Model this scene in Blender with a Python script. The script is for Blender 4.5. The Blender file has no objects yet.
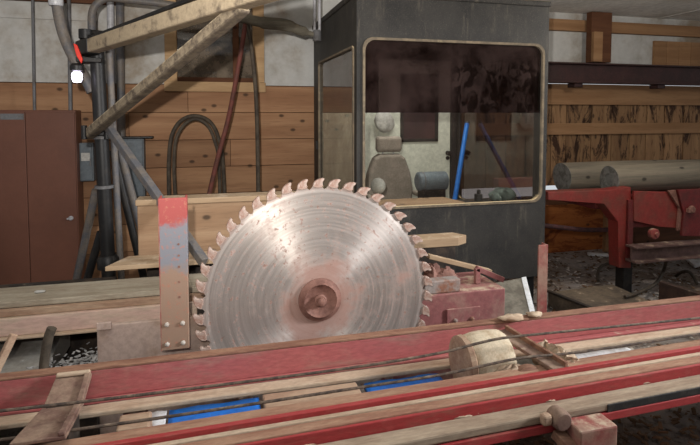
import bpy, bmesh, math, random
from mathutils import Vector, Matrix
random.seed(7)
sc = bpy.context.scene
COL = sc.collection
# ------------------------------------------------------------------ camera
H = 1.8
F = 525.0
YAW = math.radians(15.0)
PITCH = math.radians(3.2)
cam_d = bpy.data.cameras.new('camera'); cam = bpy.data.objects.new('camera', cam_d); COL.objects.link(cam)
cam_d.sensor_width = 36.0; cam_d.lens = F / 700 * 36; cam_d.clip_start = 0.05
cam.location = (0, 0, H)
cam.rotation_euler = (math.pi/2 - PITCH, 0, -YAW)
CY = 115 + F * math.tan(PITCH)
cam_d.shift_y = -(222.5 - CY) / 700.0
sc.camera = cam
MC = Matrix.Rotation(-YAW, 3, 'Z') @ Matrix.Rotation(math.pi/2 - PITCH, 3, 'X')

def P(px, py, X=None, Y=None, Z=None):
    """place of a photo pixel on a world plane"""
    d = MC @ Vector(((px-350)/F, (CY-py)/F, -1))
    o = Vector((0, 0, H))
    if Y is not None: t = Y/d.y
    elif X is not None: t = X/d.x
    else: t = (Z-H)/d.z
    return o + d*t
def PX(px, py, Y): return P(px, py, Y=Y).x
def PZ(px, py, Y): return P(px, py, Y=Y).z

# ------------------------------------------------------------------ mesh builder
class MB:
    def __init__(s): s.v = []; s.f = []; s.smooth = set()
    def add(s, vs, fs, smooth=False):
        n = len(s.v); s.v += [Vector(v) for v in vs]
        for f in fs:
            if smooth: s.smooth.add(len(s.f))
            s.f.append([i+n for i in f])
        return s
    def box(s, x0, x1, y0, y1, z0, z1):
        if x0 > x1: x0, x1 = x1, x0
        if y0 > y1: y0, y1 = y1, y0
        if z0 > z1: z0, z1 = z1, z0
        return s.hexa([(x0,y0,z0),(x1,y0,z0),(x1,y1,z0),(x0,y1,z0),(x0,y0,z1),(x1,y0,z1),(x1,y1,z1),(x0,y1,z1)])
    def hexa(s, p):
        return s.add(p, [(0,3,2,1),(4,5,6,7),(0,1,5,4),(1,2,6,5),(2,3,7,6),(3,0,4,7)])
    def bar(s, a, b, w, h, up=(0,0,1)):
        """rectangular bar from a to b, w across, h along up"""
        a = Vector(a); b = Vector(b); d = (b-a).normalized()
        side = d.cross(Vector(up)).normalized(); u = side.cross(d)
        q = []
        for p in (a, b):
            for (i, j) in ((-1,-1),(1,-1),(1,1),(-1,1)): q.append(p + side*(i*w/2) + u*(j*h/2))
        return s.add(q, [(3,2,1,0),(4,5,6,7),(0,1,5,4),(1,2,6,5),(2,3,7,6),(3,0,4,7)])
    def prism(s, poly, y0, y1, plane='xz', smooth=False):
        n = len(poly); vs = []
        for y in (y0, y1):
            for (a, b) in poly:
                vs.append((a, y, b) if plane == 'xz' else ((y, a, b) if plane == 'yz' else (a, b, y)))
        fs = [tuple(range(n)), tuple(range(2*n-1, n-1, -1))]
        for i in range(n):
            j = (i+1) % n; fs.append((j, i, i+n, j+n))
        return s.add(vs, fs)
    def tube(s, pts, r, n=10, smooth_pts=0, cap=True):
        pts = [Vector(p) for p in pts]
        if smooth_pts:
            out = []
            for i in range(len(pts)-1):
                p0 = pts[max(i-1,0)]; p1 = pts[i]; p2 = pts[i+1]; p3 = pts[min(i+2,len(pts)-1)]
                for k in range(smooth_pts):
                    t = k/smooth_pts
                    out.append(0.5*((2*p1)+(p2-p0)*t+(2*p0-5*p1+4*p2-p3)*t*t+(3*p1-p0-3*p2+p3)*t**3))
            out.append(pts[-1]); pts = out
        rs = r if isinstance(r, (list, tuple)) else [r]*len(pts)
        if len(rs) != len(pts):
            rs = [rs[min(int(i*len(rs)/len(pts)), len(rs)-1)] for i in range(len(pts))]
        vs = []; prev = None
        for i, p in enumerate(pts):
            d = (pts[min(i+1,len(pts)-1)] - pts[max(i-1,0)]).normalized()
            if prev is None:
                ref = Vector((0,0,1)) if abs(d.z) < .9 else Vector((1,0,0))
                u = d.cross(ref).normalized()
            else:
                u = (prev - d*prev.dot(d)).normalized()
            prev = u; w = d.cross(u)
            for k in range(n):
                a = 2*math.pi*k/n; vs.append(p + (u*math.cos(a)+w*math.sin(a))*rs[i])
        m = len(pts)
        fs = [(i*n+k, i*n+(k+1)%n, (i+1)*n+(k+1)%n, (i+1)*n+k) for i in range(m-1) for k in range(n)]
        s.add(vs, fs, True)
        if cap:
            c = len(s.v) - m*n
            s.f.append([c+k for k in range(n)][::-1]); s.f.append([c+(m-1)*n+k for k in range(n)])
        return s
    def lathe(s, prof, c, axis='y', n=32):
        """prof: list of (radius, along)"""
        vs = []; c = Vector(c)
        for (r, h) in prof:
            for k in range(n):
                a = 2*math.pi*k/n; p, q = r*math.cos(a), r*math.sin(a)
                vs.append(c + (Vector((p,h,q)) if axis=='y' else Vector((h,p,q)) if axis=='x' else Vector((p,q,h))))
        m = len(prof)
        s.add(vs, [(i*n+k, i*n+(k+1)%n, (i+1)*n+(k+1)%n, (i+1)*n+k) for i in range(m-1) for k in range(n)], True)
        c0 = len(s.v)-m*n
        s.f.append([c0+k for k in range(n)]); s.f.append([c0+(m-1)*n+k for k in range(n)][::-1])
        return s
    def blob(s, c, rx, ry, rz, n=14, m=8, wob=.0, seed=0):
        rnd = random.Random(seed); c = Vector(c); vs = []
        ph = [rnd.uniform(0,6.28) for _ in range(6)]
        for i in range(m+1):
            th = math.pi*i/m
            for k in range(n):
                a = 2*math.pi*k/n
                w = 1 + wob*(math.sin(3*a+ph[0])*math.sin(2*th+ph[1]) + .6*math.sin(5*a+ph[2]+3*th))
                vs.append(c + Vector((rx*math.sin(th)*math.cos(a)*w, ry*math.sin(th)*math.sin(a)*w, rz*math.cos(th)*w)))
        return s.add(vs, [(i*n+k, (i+1)*n+k, (i+1)*n+(k+1)%n, i*n+(k+1)%n) for i in range(m) for k in range(n)], True)
    def build(s, name, mat, parent=None, bevel=0.0, fix=True, seg=2):
        off = Vector((0,0,0))
        if parent is not None: off = Vector(parent.get('_o', (0,0,0)))
        me = bpy.data.meshes.new(name)
        me.from_pydata([tuple(v-off) for v in s.v], [], s.f)
        for i, p in enumerate(me.polygons): p.use_smooth = (i in s.smooth)
        me.materials.append(mat)
        bm = bmesh.new(); bm.from_mesh(me)
        if fix:
            bmesh.ops.remove_doubles(bm, verts=bm.verts, dist=1e-6)
            bmesh.ops.recalc_face_normals(bm, faces=bm.faces)
        for e_ in bm.edges:
            if len(e_.link_faces) == 2 and e_.calc_face_angle(0) > math.radians(42): e_.smooth = False
        bm.to_mesh(me); bm.free()
        o = bpy.data.objects.new(name, me); COL.objects.link(o)
        if parent is not None:
            o.parent = parent; o['_o'] = tuple(off)
        if bevel:
            md = o.modifiers.new('bevel', 'BEVEL'); md.width = bevel; md.segments = seg; md.limit_method = 'ANGLE'; md.angle_limit = math.radians(40)
        return o

def thing(name, label, cat, loc, group=None):
    o = bpy.data.objects.new(name, None); COL.objects.link(o)
    o.empty_display_size = .05
    o.location = loc; o['_o'] = tuple(loc); o['label'] = label; o['category'] = cat
    if group: o['group'] = group
    return o
def tag(o, label, cat, group=None, kind=None):
    o['label'] = label; o['category'] = cat
    if group: o['group'] = group
    if kind: o['kind'] = kind
    return o
def struct(o, label=None):
    o['kind'] = 'structure'
    if label: o['label'] = label
    return o

# ------------------------------------------------------------------ materials
def lin(c):
    r = []
    for v in c:
        v = v/255.0
        r.append(v/12.92 if v <= .04045 else ((v+.055)/1.055)**2.4)
    return (r[0], r[1], r[2], 1)
class NT:
    def __init__(s, name):
        s.m = bpy.data.materials.new(name); s.m.use_nodes = True
        s.t = s.m.node_tree; s.t.nodes.clear()
        s.out = s.n('ShaderNodeOutputMaterial')
    def n(s, typ, **kw):
        x = s.t.nodes.new(typ)
        for k, v in kw.items(): setattr(x, k, v)
        return x
    def l(s, a, b): s.t.links.new(a, b)
    def val(s, sock, v):
        if hasattr(v, 'is_linked') or isinstance(v, bpy.types.NodeSocket): s.l(v, sock)
        else: sock.default_value = v
    def coord(s, scale=(1,1,1), rot=(0,0,0)):
        c = s.n('ShaderNodeTexCoord'); mp = s.n('ShaderNodeMapping')
        mp.inputs['Scale'].default_value = scale; mp.inputs['Rotation'].default_value = rot
        s.l(c.outputs['Object'], mp.inputs['Vector']); return mp.outputs['Vector']
    def noise(s, vec, scale, detail=4, rough=.6, dist=0):
        x = s.n('ShaderNodeTexNoise'); s.l(vec, x.inputs['Vector'])
        x.inputs['Scale'].default_value = scale; x.inputs['Detail'].default_value = detail
        x.inputs['Roughness'].default_value = rough; x.inputs['Distortion'].default_value = dist
        return x.outputs['Fac']
    def ramp(s, fac, a, b):
        x = s.n('ShaderNodeMapRange'); x.interpolation_type = 'SMOOTHSTEP'
        s.l(fac, x.inputs['Value']); x.inputs['From Min'].default_value = a; x.inputs['From Max'].default_value = b
        return x.outputs['Result']
    def math(s, op, a, b=0.0):
        x = s.n('ShaderNodeMath', operation=op); s.val(x.inputs[0], a); s.val(x.inputs[1], b); return x.outputs[0]
    def mix(s, fac, a, b):
        x = s.n('ShaderNodeMix', data_type='RGBA'); s.val(x.inputs['Factor'], fac)
        s.val(x.inputs[6], a); s.val(x.inputs[7], b); return x.outputs[2]
    def up(s, lo=.35, hi=.85):
        g = s.n('ShaderNodeNewGeometry'); sp = s.n('ShaderNodeSeparateXYZ'); s.l(g.outputs['True Normal'], sp.inputs[0])
        return s.ramp(sp.outputs['Z'], lo, hi)
    def bsdf(s, col, rough=.7, metal=0.0, spec=.3, bump=None, bstr=.3, bdist=.01):
        b = s.n('ShaderNodeBsdfPrincipled'); s.val(b.inputs['Base Color'], col); s.val(b.inputs['Roughness'], rough)
        s.val(b.inputs['Metallic'], metal); b.inputs['Specular IOR Level'].default_value = spec
        if bump is not None:
            bp = s.n('ShaderNodeBump'); bp.inputs['Strength'].default_value = bstr; bp.inputs['Distance'].default_value = bdist
            s.l(bump, bp.inputs['Height']); s.l(bp.outputs['Normal'], b.inputs['Normal'])
        s.l(b.outputs[0], s.out.inputs['Surface']); return b

DUST = (186,166,142)
def paint(name, base, second=None, wear=.5, dust=.0, rough=.6, scale=6, dustcol=DUST, stretch=(1,1,1), spec=.3, sec_w=.12, mot=.8):
    """paint or plain coat, worn to a second colour in patches, sawdust lying on its up-facing sides"""
    t = NT(name); v = t.coord(stretch)
    c = lin(base)
    n1 = t.noise(v, scale, 6, .65)
    if second is not None:
        c = t.mix(t.ramp(n1, wear-sec_w, wear+sec_w), lin(second), c)
    n2 = t.noise(v, scale*7, 5, .7)
    dark = t.mix(t.ramp(n2, .3, .7), (.78,.78,.78,1), (1.1,1.1,1.1,1))
    x = t.n('ShaderNodeMix', data_type='RGBA', blend_type='MULTIPLY'); x.inputs['Factor'].default_value = mot
    t.val(x.inputs[6], c); t.l(dark, x.inputs[7]); c = x.outputs[2]
    if dust > 0:
        n3 = t.noise(t.coord((1,1,1)), 9, 6, .7)
        f = t.math('MULTIPLY', t.up(), t.ramp(n3, .75-dust*.6, .95-dust*.6))
        f2 = t.math('MULTIPLY', t.ramp(n3, .5, .8), dust*.5)
        f = t.math('MAXIMUM', f, f2)
        c = t.mix(f, c, lin(dustcol))
    t.bsdf(c, rough, 0, spec, bump=n2, bstr=.25, bdist=.006)
    return t.m
def wood(name, a, b, axis='x', scale=3.0, knots=True, island=.25, rough=.75, dust=0, stain=None):
    t = NT(name)
    st = {'x':(.35,5,5),'z':(5,5,.35),'y':(5,.35,5)}[axis]
    v = t.coord(st); n1 = t.noise(v, scale, 5, .6, .6)
    n2 = t.noise(t.coord(tuple(q*3 for q in st)), scale*3, 4, .6)
    c = t.mix(t.ramp(n1, .3, .7), lin(a), lin(b))
    c = t.mix(t.math('MULTIPLY', t.ramp(n2, .5, .75), .35), c, lin(tuple(q*.7 for q in a)))
    if knots:
        vo = t.n('ShaderNodeTexVoronoi', voronoi_dimensions='2D'); vo.inputs['Scale'].default_value = 2.6
        kv = {'x':(.8,1,1.3),'z':(1.3,1,.8),'y':(1.3,.7,1)}[axis]
        sx = t.n('ShaderNodeSeparateXYZ'); cx = t.n('ShaderNodeCombineXYZ')
        t.l(t.coord(kv), sx.inputs[0]); t.l(sx.outputs['X'], cx.inputs[0]); t.l(t.math('ADD', sx.outputs['Z'], sx.outputs['Y']), cx.inputs[1]); t.l(cx.outputs[0], vo.inputs['Vector'])
        c = t.mix(t.math('MULTIPLY', t.ramp(vo.outputs['Distance'], .085, .03), .85), c, lin(tuple(q*.45 for q in a)))
    if stain:
        n4 = t.noise(t.coord({'x':(1,3,3),'z':(4.5,4.5,1.1),'y':(3,1,3)}[axis]), 1.5, 6, .75, 1.2)
        c = t.mix(t.math('MULTIPLY', t.ramp(n4, .48, .60), .95), c, lin(stain))
    g = t.n('ShaderNodeNewGeometry')
    k = t.n('ShaderNodeMapRange'); t.l(g.outputs['Random Per Island'], k.inputs['Value']); k.inputs['To Min'].default_value = 1-island; k.inputs['To Max'].default_value = 1+island*.5
    hs = t.n('ShaderNodeHueSaturation'); t.l(c, hs.inputs['Color']); t.l(k.outputs['Result'], hs.inputs['Value']); c = hs.outputs['Color']
    if dust:
        n3 = t.noise(t.coord(), 9, 6, .7)
        c = t.mix(t.math('MULTIPLY', t.up(), t.ramp(n3, .75-dust*.6, .95-dust*.6)), c, lin(DUST))
    t.bsdf(c, rough, 0, .25, bump=n2, bstr=.25, bdist=.006)
    return t.m

M = {}
M['red_beam'] = paint('red_beam', (172,96,94), (160,118,106), .40, .35, .5, 5, stretch=(.5,2,2))
M['red_track'] = paint('red_track', (162,58,58), (150,96,82), .36, .2, .5, 9, stretch=(.4,2,2))
M['red_dull'] = paint('red_dull', (140,66,62), (150,116,100), .5, .5, .65, 5)
M['red_deck'] = paint('red_deck', (128,48,42), (108,58,48), .45, .15, .55, 5)
M['red_dark'] = paint('red_dark', (104,34,34), (84,38,34), .45, .1, .6, 6)
M['brown_flange'] = paint('brown_flange', (122,84,68), (146,110,88), .5, .1, .75, 12, stretch=(.4,2,2))
M['plate_rust'] = paint('plate_rust', (116,88,78), (146,122,104), .5, .3, .85, 8)
M['sand'] = paint('sand', (190,168,144), (172,146,122), .45, 0, .95, 9, stretch=(.5,2,2))
M['sand_brown'] = paint('sand_brown', (158,128,106), (176,150,126), .5, 0, .95, 10, stretch=(.4,2,2))
M['rusty_sand'] = paint('rusty_sand', (146,106,86), (164,130,106), .5, 0, .95, 10, stretch=(.4,2,2))
M['sand_grey'] = paint('sand_grey', (168,150,128), (146,126,106), .5, 0, .95, 7, stretch=(.4,2,2))
M['pink_plate'] = paint('pink_plate', (188,166,154), (164,138,118), .42, .4, .7, 4)
M['pink_rail'] = paint('pink_rail', (204,172,158), (202,180,160), .5, .5, .7, 4, stretch=(.5,1,2))
M['husk_red'] = paint('husk_red', (136,84,82), (150,116,104), .45, .5, .65, 5)
M['olive_top'] = paint('olive_top', (170,160,142), (150,138,120), .5, .2, .9, 9, stretch=(.4,2,2), dustcol=(160,148,126))
M['black_steel'] = paint('black_steel', (28,27,27), (44,40,37), .38, .12, .45, 6)
M['black_rubber'] = paint('black_rubber', (40,38,37), (60,56,52), .4, .2, .6, 8)
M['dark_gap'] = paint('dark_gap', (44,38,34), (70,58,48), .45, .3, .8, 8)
M['grey_steel'] = paint('grey_steel', (104,104,106), (84,80,78), .45, .25, .5, 8)
M['grey_pipe'] = paint('grey_pipe', (88,88,92), (108,100,92), .5, .2, .5, 8)
M['silver'] = paint('silver', (178,178,182), (130,126,124), .4, .1, .35, 8, spec=.6)
M['box_grey'] = paint('box_grey', (98,106,112), (84,88,90), .4, .1, .5, 5)
M['cabinet'] = paint('cabinet', (102,66,52), (96,62,49), .5, .0, .45, 2, spec=.3, mot=.2)
M['steel_rough'] = paint('steel_rough', (150,140,134), (140,96,76), .46, .2, .5, 9)
M['grey_bolt'] = paint('grey_bolt', (190,182,172), (150,124,106), .4, 0, .4, 20)
M['rust'] = paint('rust', (134,96,84), (106,72,62), .45, .1, .7, 14)
M['tooth'] = paint('tooth', (178,158,146), (138,98,82), .48, .1, .45, 30, spec=.5)
M['dust_arm'] = paint('dust_arm', (158,142,118), (92,80,68), .40, .6, .9, 7)
t = NT('brace_arm'); n2 = t.noise(t.coord(), 16, 6, .75)
c = t.mix(t.ramp(n2, .35, .65), lin((74,64,56)), lin((110,98,82)))
c = t.mix(t.math('MULTIPLY', t.up(-.2, .35), t.ramp(n2, .35, .6)), c, lin((176,160,134)))
t.bsdf(c, .9, 0, .2, bump=n2, bstr=.4, bdist=.01); M['brace_arm'] = t.m
M['hose_black'] = paint('hose_black', (62,54,46), (84,74,62), .5, .1, .7, 12)
M['hose_red'] = paint('hose_red', (112,62,54), (90,56,48), .5, .1, .7, 12)
M['wire'] = paint('wire', (112,96,82), (70,60,54), .5, .3, .8, 30)
M['white_panel'] = paint('white_panel', (188,187,183), (142,128,110), .41, .0, .8, 1.1, mot=.35)
M['white_wall'] = paint('white_wall', (208,210,196), (190,190,178), .4, 0, .6, 3)
M['ceiling'] = paint('ceiling', (226,224,218), (206,202,194), .45, 0, .9, 2)
M['tarp'] = paint('tarp', (20,110,200), (60,130,190), .32, .05, .35, 6)
M['white_sheet'] = paint('white_sheet', (216,218,220), (180,178,172), .4, .1, .6, 8)
M['maroon'] = paint('maroon', (74,52,52), (60,46,46), .5, 0, .8, 3)
M['ibeam'] = paint('ibeam', (62,38,36), (50,32,30), .5, .05, .6, 5)
M['seat'] = paint('seat', (150,140,130), (136,128,118), .5, 0, .8, 10)
M['dark_seat'] = paint('dark_seat', (52,44,44), (44,38,38), .5, 0, .8, 10)
M['motor'] = paint('motor', (112,124,132), (96,104,110), .5, 0, .45, 6)
M['bag_green'] = paint('bag_green', (100,110,104), (78,86,82), .5, 0, .8, 12)
M['white_plastic'] = paint('white_plastic', (184,182,176), (150,148,144), .4, 0, .5, 10)
M['red_tag'] = paint('red_tag', (214,50,34), (190,44,32), .4, 0, .5, 20)
M['pad'] = paint('pad', (112,98,82), (84,74,64), .5, .3, .9, 4)
M['log'] = wood('log', (100,93,82), (128,118,102), 'x', 2.2, True, .1, .85)
M['log_end'] = paint('log_end', (128,128,122), (98,96,90), .48, 0, .9, 14)
M['siding'] = wood('siding', (140,102,74), (164,126,94), 'x', 1.6, True, .22, .75)
M['trim_wood'] = wood('trim_wood', (172,138,100), (192,160,120), 'x', 2, False, .15, .7)
M['slab'] = wood('slab', (128,96,68), (152,118,84), 'z', 2.0, True, .3, .8, stain=(46,26,16))
M['rail_wood'] = wood('rail_wood', (140,104,72), (158,122,88), 'x', 2.0, False, .15, .8)
M['dark_wood'] = wood('dark_wood', (86,54,36), (104,68,46), 'x', 2.0, True, .2, .8)
M['plywood'] = wood('plywood', (150,84,40), (176,108,56), 'x', 1.6, True, .1, .8, stain=(120,60,28))
M['fresh'] = wood('fresh', (140,110,84), (160,132,104), 'x', 2.0, True, .1, .75, .15)
M['fresh_dusty'] = wood('fresh_dusty', (158,132,104), (172,148,120), 'x', 2.0, False, .12, .8, .5)
M['panel_grey'] = paint('panel_grey', (124,118,106), (96,90,80), .5, .1, .8, 6)

# ground: dark soil with pale litter
t = NT('ground'); v = t.coord()
n1 = t.noise(v, 1.3, 6, .7); n2 = t.noise(v, 26, 6, .75); n3 = t.noise(v, 9, 5, .7)
c = t.mix(t.ramp(n1, .38, .62), lin((124,106,92)), lin((156,150,146)))
c = t.mix(t.ramp(n2, .52, .64), c, lin((166,152,138)))
c = t.mix(t.ramp(n3, .54, .68), c, lin((56,46,38)))
t.bsdf(c, .9, 0, .2, bump=n2, bstr=.8, bdist=.03); M['ground'] = t.m

# saw steel: brushed rings, rust
t = NT('saw_steel'); tc = t.n('ShaderNodeTexCoord'); sp = t.n('ShaderNodeSeparateXYZ'); t.l(tc.outputs['Object'], sp.inputs[0])
r = t.math('SQRT', t.math('ADD', t.math('MULTIPLY', sp.outputs['X'], sp.outputs['X']), t.math('MULTIPLY', sp.outputs['Z'], sp.outputs['Z'])))
cb = t.n('ShaderNodeCombineXYZ'); t.l(r, cb.inputs[0])
ang = t.n('ShaderNodeMath', operation='ARCTAN2'); t.l(sp.outputs['X'], ang.inputs[0]); t.l(sp.outputs['Z'], ang.inputs[1])
t.l(t.math('MULTIPLY', ang.outputs[0], .012), cb.inputs[1])
rings = t.noise(cb.outputs[0], 55, 4, .75)
big = t.noise(t.coord(), 3.2, 6, .68); fine = t.noise(t.coord(), 34, 6, .75)
c = t.mix(t.ramp(rings, .35, .65), lin((172,162,154)), lin((196,186,178)))
near = t.ramp(r, .36, .10)
rust = t.math('MAXIMUM', t.math('MULTIPLY', t.ramp(t.math('ADD', t.math('MULTIPLY', near, .28), big), .52, .76), .9),
              t.math('MULTIPLY', t.ramp(t.math('ADD', t.math('MULTIPLY', rings, .5), fine), .80, .90), .75))
arcs = t.math('MULTIPLY', t.math('MULTIPLY', t.ramp(rings, .52, .66), t.ramp(sp.outputs['X'], .05, .35)), t.math('MULTIPLY', t.ramp(big, .38, .6), .8))
rust = t.math('MAXIMUM', rust, arcs)
rust = t.math('MAXIMUM', rust, t.math('MULTIPLY', t.ramp(r, .61, .67), t.ramp(big, .35, .6)))
c = t.mix(t.math('MULTIPLY', rust, .85), c, lin((150,108,94)))
rim = t.math('MULTIPLY', t.ramp(r, .610, .615), t.ramp(r, .630, .624))
c = t.mix(t.math('MULTIPLY', rim, .6), c, lin((214,204,196)))
c = t.mix(t.math('MULTIPLY', t.ramp(fine, .58, .66), .6), c, lin((124,90,76)))
rr = t.math('ADD', t.math('MULTIPLY', rust, .28), t.math('ADD', .50, t.math('MULTIPLY', rings, .05)))
me_ = t.math('SUBTRACT', .62, t.math('MULTIPLY', rust, .7))
b = t.bsdf(c, rr, me_, .5)
b.inputs['Anisotropic'].default_value = .9; b.inputs['Anisotropic Rotation'].default_value = .25
tg = t.n('ShaderNodeTangent', direction_type='RADIAL', axis='Y'); t.l(tg.outputs[0], b.inputs['Tangent'])
M['saw'] = t.m

# glass
def glass(name, tint, dust_amt, gloss=.03, smear=False, ior=1.5, dust_col=(120,100,90)):
    t = NT(name); tr = t.n('ShaderNodeBsdfTransparent'); tr.inputs[0].default_value = tint
    gl = t.n('ShaderNodeBsdfGlossy'); gl.inputs['Roughness'].default_value = gloss; gl.inputs[0].default_value = (1,1,1,1)
    fr = t.n('ShaderNodeFresnel'); fr.inputs['IOR'].default_value = ior
    m1 = t.n('ShaderNodeMixShader'); gm = t.n('ShaderNodeNewGeometry'); t.l(t.math('MULTIPLY', fr.outputs[0], t.math('SUBTRACT', 1.0, gm.outputs['Backfacing'])), m1.inputs[0]); t.l(tr.outputs[0], m1.inputs[1]); t.l(gl.outputs[0], m1.inputs[2])
    di = t.n('ShaderNodeBsdfDiffuse'); di.inputs[0].default_value = lin(dust_col)
    v = t.coord(); f = t.math('MULTIPLY', t.ramp(t.noise(v, 4, 5, .6), .2, .8), dust_amt)
    f = t.math('ADD', f, t.math('MULTIPLY', t.ramp(t.noise(v, 90, 3, .7), .62, .72), dust_amt*.6))
    if smear:
        # hand-wiped streaks, clear of dust, in the upper right
        w = t.noise(t.coord((1,1,.6), (0,.5,0)), 8.5, 3, .55, 2.4)
        reg = t.noise(v, 1.7, 2, .5)
        sp = t.n('ShaderNodeSeparateXYZ'); t.l(v, sp.inputs[0])
        side = t.ramp(sp.outputs['X'], -.10, .05)
        low = t.ramp(sp.outputs['Z'], 2.34, 2.2)
        f = t.math('MULTIPLY', f, t.math('SUBTRACT', 1.0, t.math('MULTIPLY', t.math('MULTIPLY', t.math('MULTIPLY', side, low), .75), t.ramp(w, .47, .53))))
    m2 = t.n('ShaderNodeMixShader'); t.l(f, m2.inputs[0]); t.l(m1.outputs[0], m2.inputs[1]); t.l(di.outputs[0], m2.inputs[2])
    t.l(m2.outputs[0], t.out.inputs['Surface']); return t.m
M['glass'] = glass('cab_glass', (.95,.95,.93,1), .04)
M['film'] = glass('tinted_film', (.22,.18,.18,1), .25, smear=True, dust_col=(98,80,76))
M['side_glass'] = glass('side_glass', (.54,.50,.50,1), .02, ior=1.65)
M['left_glass'] = glass('left_glass', (.70,.68,.64,1), .22, ior=1.9, dust_col=(120,112,100))
M['window_glass'] = glass('window_glass', (.5,.5,.5,1), .8, dust_col=(140,126,110))
# cab coat: near-black, speckled with dust
t = NT('cab_coat'); v = t.coord(); n1 = t.noise(v, 2.2, 6, .7); n2 = t.noise(v, 120, 3, .8); n3 = t.noise(t.coord((3,3,.5)), 5, 5, .7)
c = t.mix(t.ramp(n1, .35, .65), lin((38,37,36)), lin((54,52,49)))
c = t.mix(t.math('MULTIPLY', t.ramp(n2, .56, .72), .6), c, lin((140,130,116)))
c = t.mix(t.math('MULTIPLY', t.ramp(n3, .55, .75), .35), c, lin((120,110,96)))
c = t.mix(t.math('MULTIPLY', t.up(), .8), c, lin((190,168,130)))
t.bsdf(c, .6, 0, .3, bump=n2, bstr=.15, bdist=.003); M['cab'] = t.m
# lamp
t = NT('lamp_glow'); e = t.n('ShaderNodeEmission'); e.inputs[0].default_value = (.86,.8,1,1); e.inputs[1].default_value = 6; t.l(e.outputs[0], t.out.inputs['Surface']); M['lamp'] = t.m

# ================================================================== SETTING
WY = 5.95
struct(MB().box(-9, 12, -3, 9, -.3, 0).build('floor', M['ground']))
def siding_z(k): return 1.83 + .297*k
b = MB(); rnd = random.Random(3)
for k in range(-7, 1):
    z0, z1 = siding_z(k), siding_z(k+1)-.006
    if k == -7: z0 = 0.0
    x = -7.0
    while x < 3.05:
        x2 = min(x + rnd.uniform(2.2, 4.2), 3.05)
        b.box(x, x2-.004, WY, WY+.035, z0, z1); x = x2
struct(b.build('wall_back', M['siding'], bevel=.003), None)
b = MB()
for (x0, x1) in ((-7,-4.6),(-4.6,-3.05),(-3.05,-1.1)): b.box(x0, x1-.006, WY+.01, WY+.03, 2.13, 3.0)
x_r0 = 3.05
wl, wr = PX(170,60,WY), PX(258,60,WY)
b.box(-1.1, wl, WY+.01, WY+.03, 2.13, 3.4); b.box(wr, 3.0, WY+.01, WY+.03, 2.13, 3.4)
struct(b.build('wall_upper', M['white_panel'], bevel=.002))
# board backing of the upper wall (keeps daylight out)
struct(MB().box(-7, 3.05, WY+.06, WY+.10, -.0, 2.22).box(-7, wl-.05, WY+.06, WY+.10, 2.13, 3.4).box(wr+.05, 3.05, WY+.06, WY+.10, 2.13, 3.4).build('wall_back_sheathing', M['dark_wood']))
struct(MB().box(-7, -.9, WY-.06, WY, 2.93, 3.13).build('trim_1', M['dark_wood'], bevel=.004))
struct(MB().box(-7, -1.1, WY-.012, WY+.008, 2.76, 2.80).build('trim_2', M['white_panel'], bevel=.002))
struct(MB().box(-9, 12, 2.2, 9, 3.13, 3.2).build('ceiling', M['ceiling']))
b = MB()
for x in (-6, -3.6, -1.2, 1.2, 3.6, 6.0, 8.4): b.box(x-.02, x+.02, 2.2, 9, 3.118, 3.129)
struct(b.build('trim_3', M['white_panel']))
# dark front of the shed, behind the viewer
struct(MB().box(-5, 8, -2.6, -2.5, 0, 3.4).build('wall_front', M['dark_wood']))
# right wall
b = MB()
x = 3.05
while x < 9.5:
    w = rnd.uniform(.20, .40)
    b.box(x, x+w-rnd.uniform(.006,.02), WY+.02, WY+.045, .87, 2.185); x += w
struct(b.build('wall_right_boards', M['slab'], bevel=.003))
struct(MB().box(3.05, 9.5, WY+.075, WY+.10, .87, 2.10).build('wall_right_backing', M['dark_wood']))
struct(MB().box(2.98, 9.5, WY-.03, WY+.015, PZ(620,105,WY), 2.205).build('trim_4', M['rail_wood'], bevel=.004))
struct(MB().box(2.98, 9.5, WY-.03, WY+.015, PZ(620,134,WY), PZ(620,123,WY)).build('trim_5', M['rail_wood'], bevel=.004))
b = MB(); b.box(3.05, 4.95, WY+.02, WY+.05, 2.27, 3.13); b.box(4.96, 9.5, WY+.03, WY+.05, 2.27, 3.13)
struct(b.build('wall_right_upper', M['white_panel']))
b = MB(); x0 = PX(654,50,WY)
for i in range(6): b.box(x0+i*.21, x0+i*.21+.205, WY-.01, WY+.028, 2.27, PZ(660,41,WY))
struct(b.build('wall_right_cladding', M['rail_wood'], bevel=.003))
struct(MB().box(3.05, 9.5, WY-.06, WY+.012, PZ(600,33,WY), PZ(600,22,WY)).build('trim_6', M['rail_wood'], bevel=.004))
struct(MB().box(PX(586,40,5.85), PX(606,40,5.85), 5.75, 5.85, 2.48, 3.12).build('trim_7', M['dark_wood'], bevel=.004))
struct(MB().box(PX(594,40,5.7), PX(603,40,5.7), 5.70, 5.748, 2.48, 2.86).build('trim_8', M['rail_wood'], bevel=.004))
# steel I-beam header over the board wall
z0, z1 = PZ(620,84,5.7), PZ(620,64.5,5.7)
prof = [(5.60,z0),(5.80,z0),(5.80,z0+.02),(5.71,z0+.02),(5.71,z1-.02),(5.80,z1-.02),(5.80,z1),(5.60,z1),(5.60,z1-.02),(5.69,z1-.02),(5.69,z0+.02),(5.60,z0+.02)]
struct(MB().prism(prof, 2.96, 9.5, 'yz').build('beam_header', M['ibeam'], bevel=.003))
for px in (574, 656):
    x = PX(px,83,5.75); struct(MB().box(x-.06,x+.06,5.66,5.80,z0-.05,z0-.001).build('beam_clip', M['ibeam'], bevel=.004))
# low wall under the daylight slot
struct(MB().box(2.98, 9.5, WY, WY+.04, 0, .74).build('wall_right_lower', M['dark_wood']))

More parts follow.
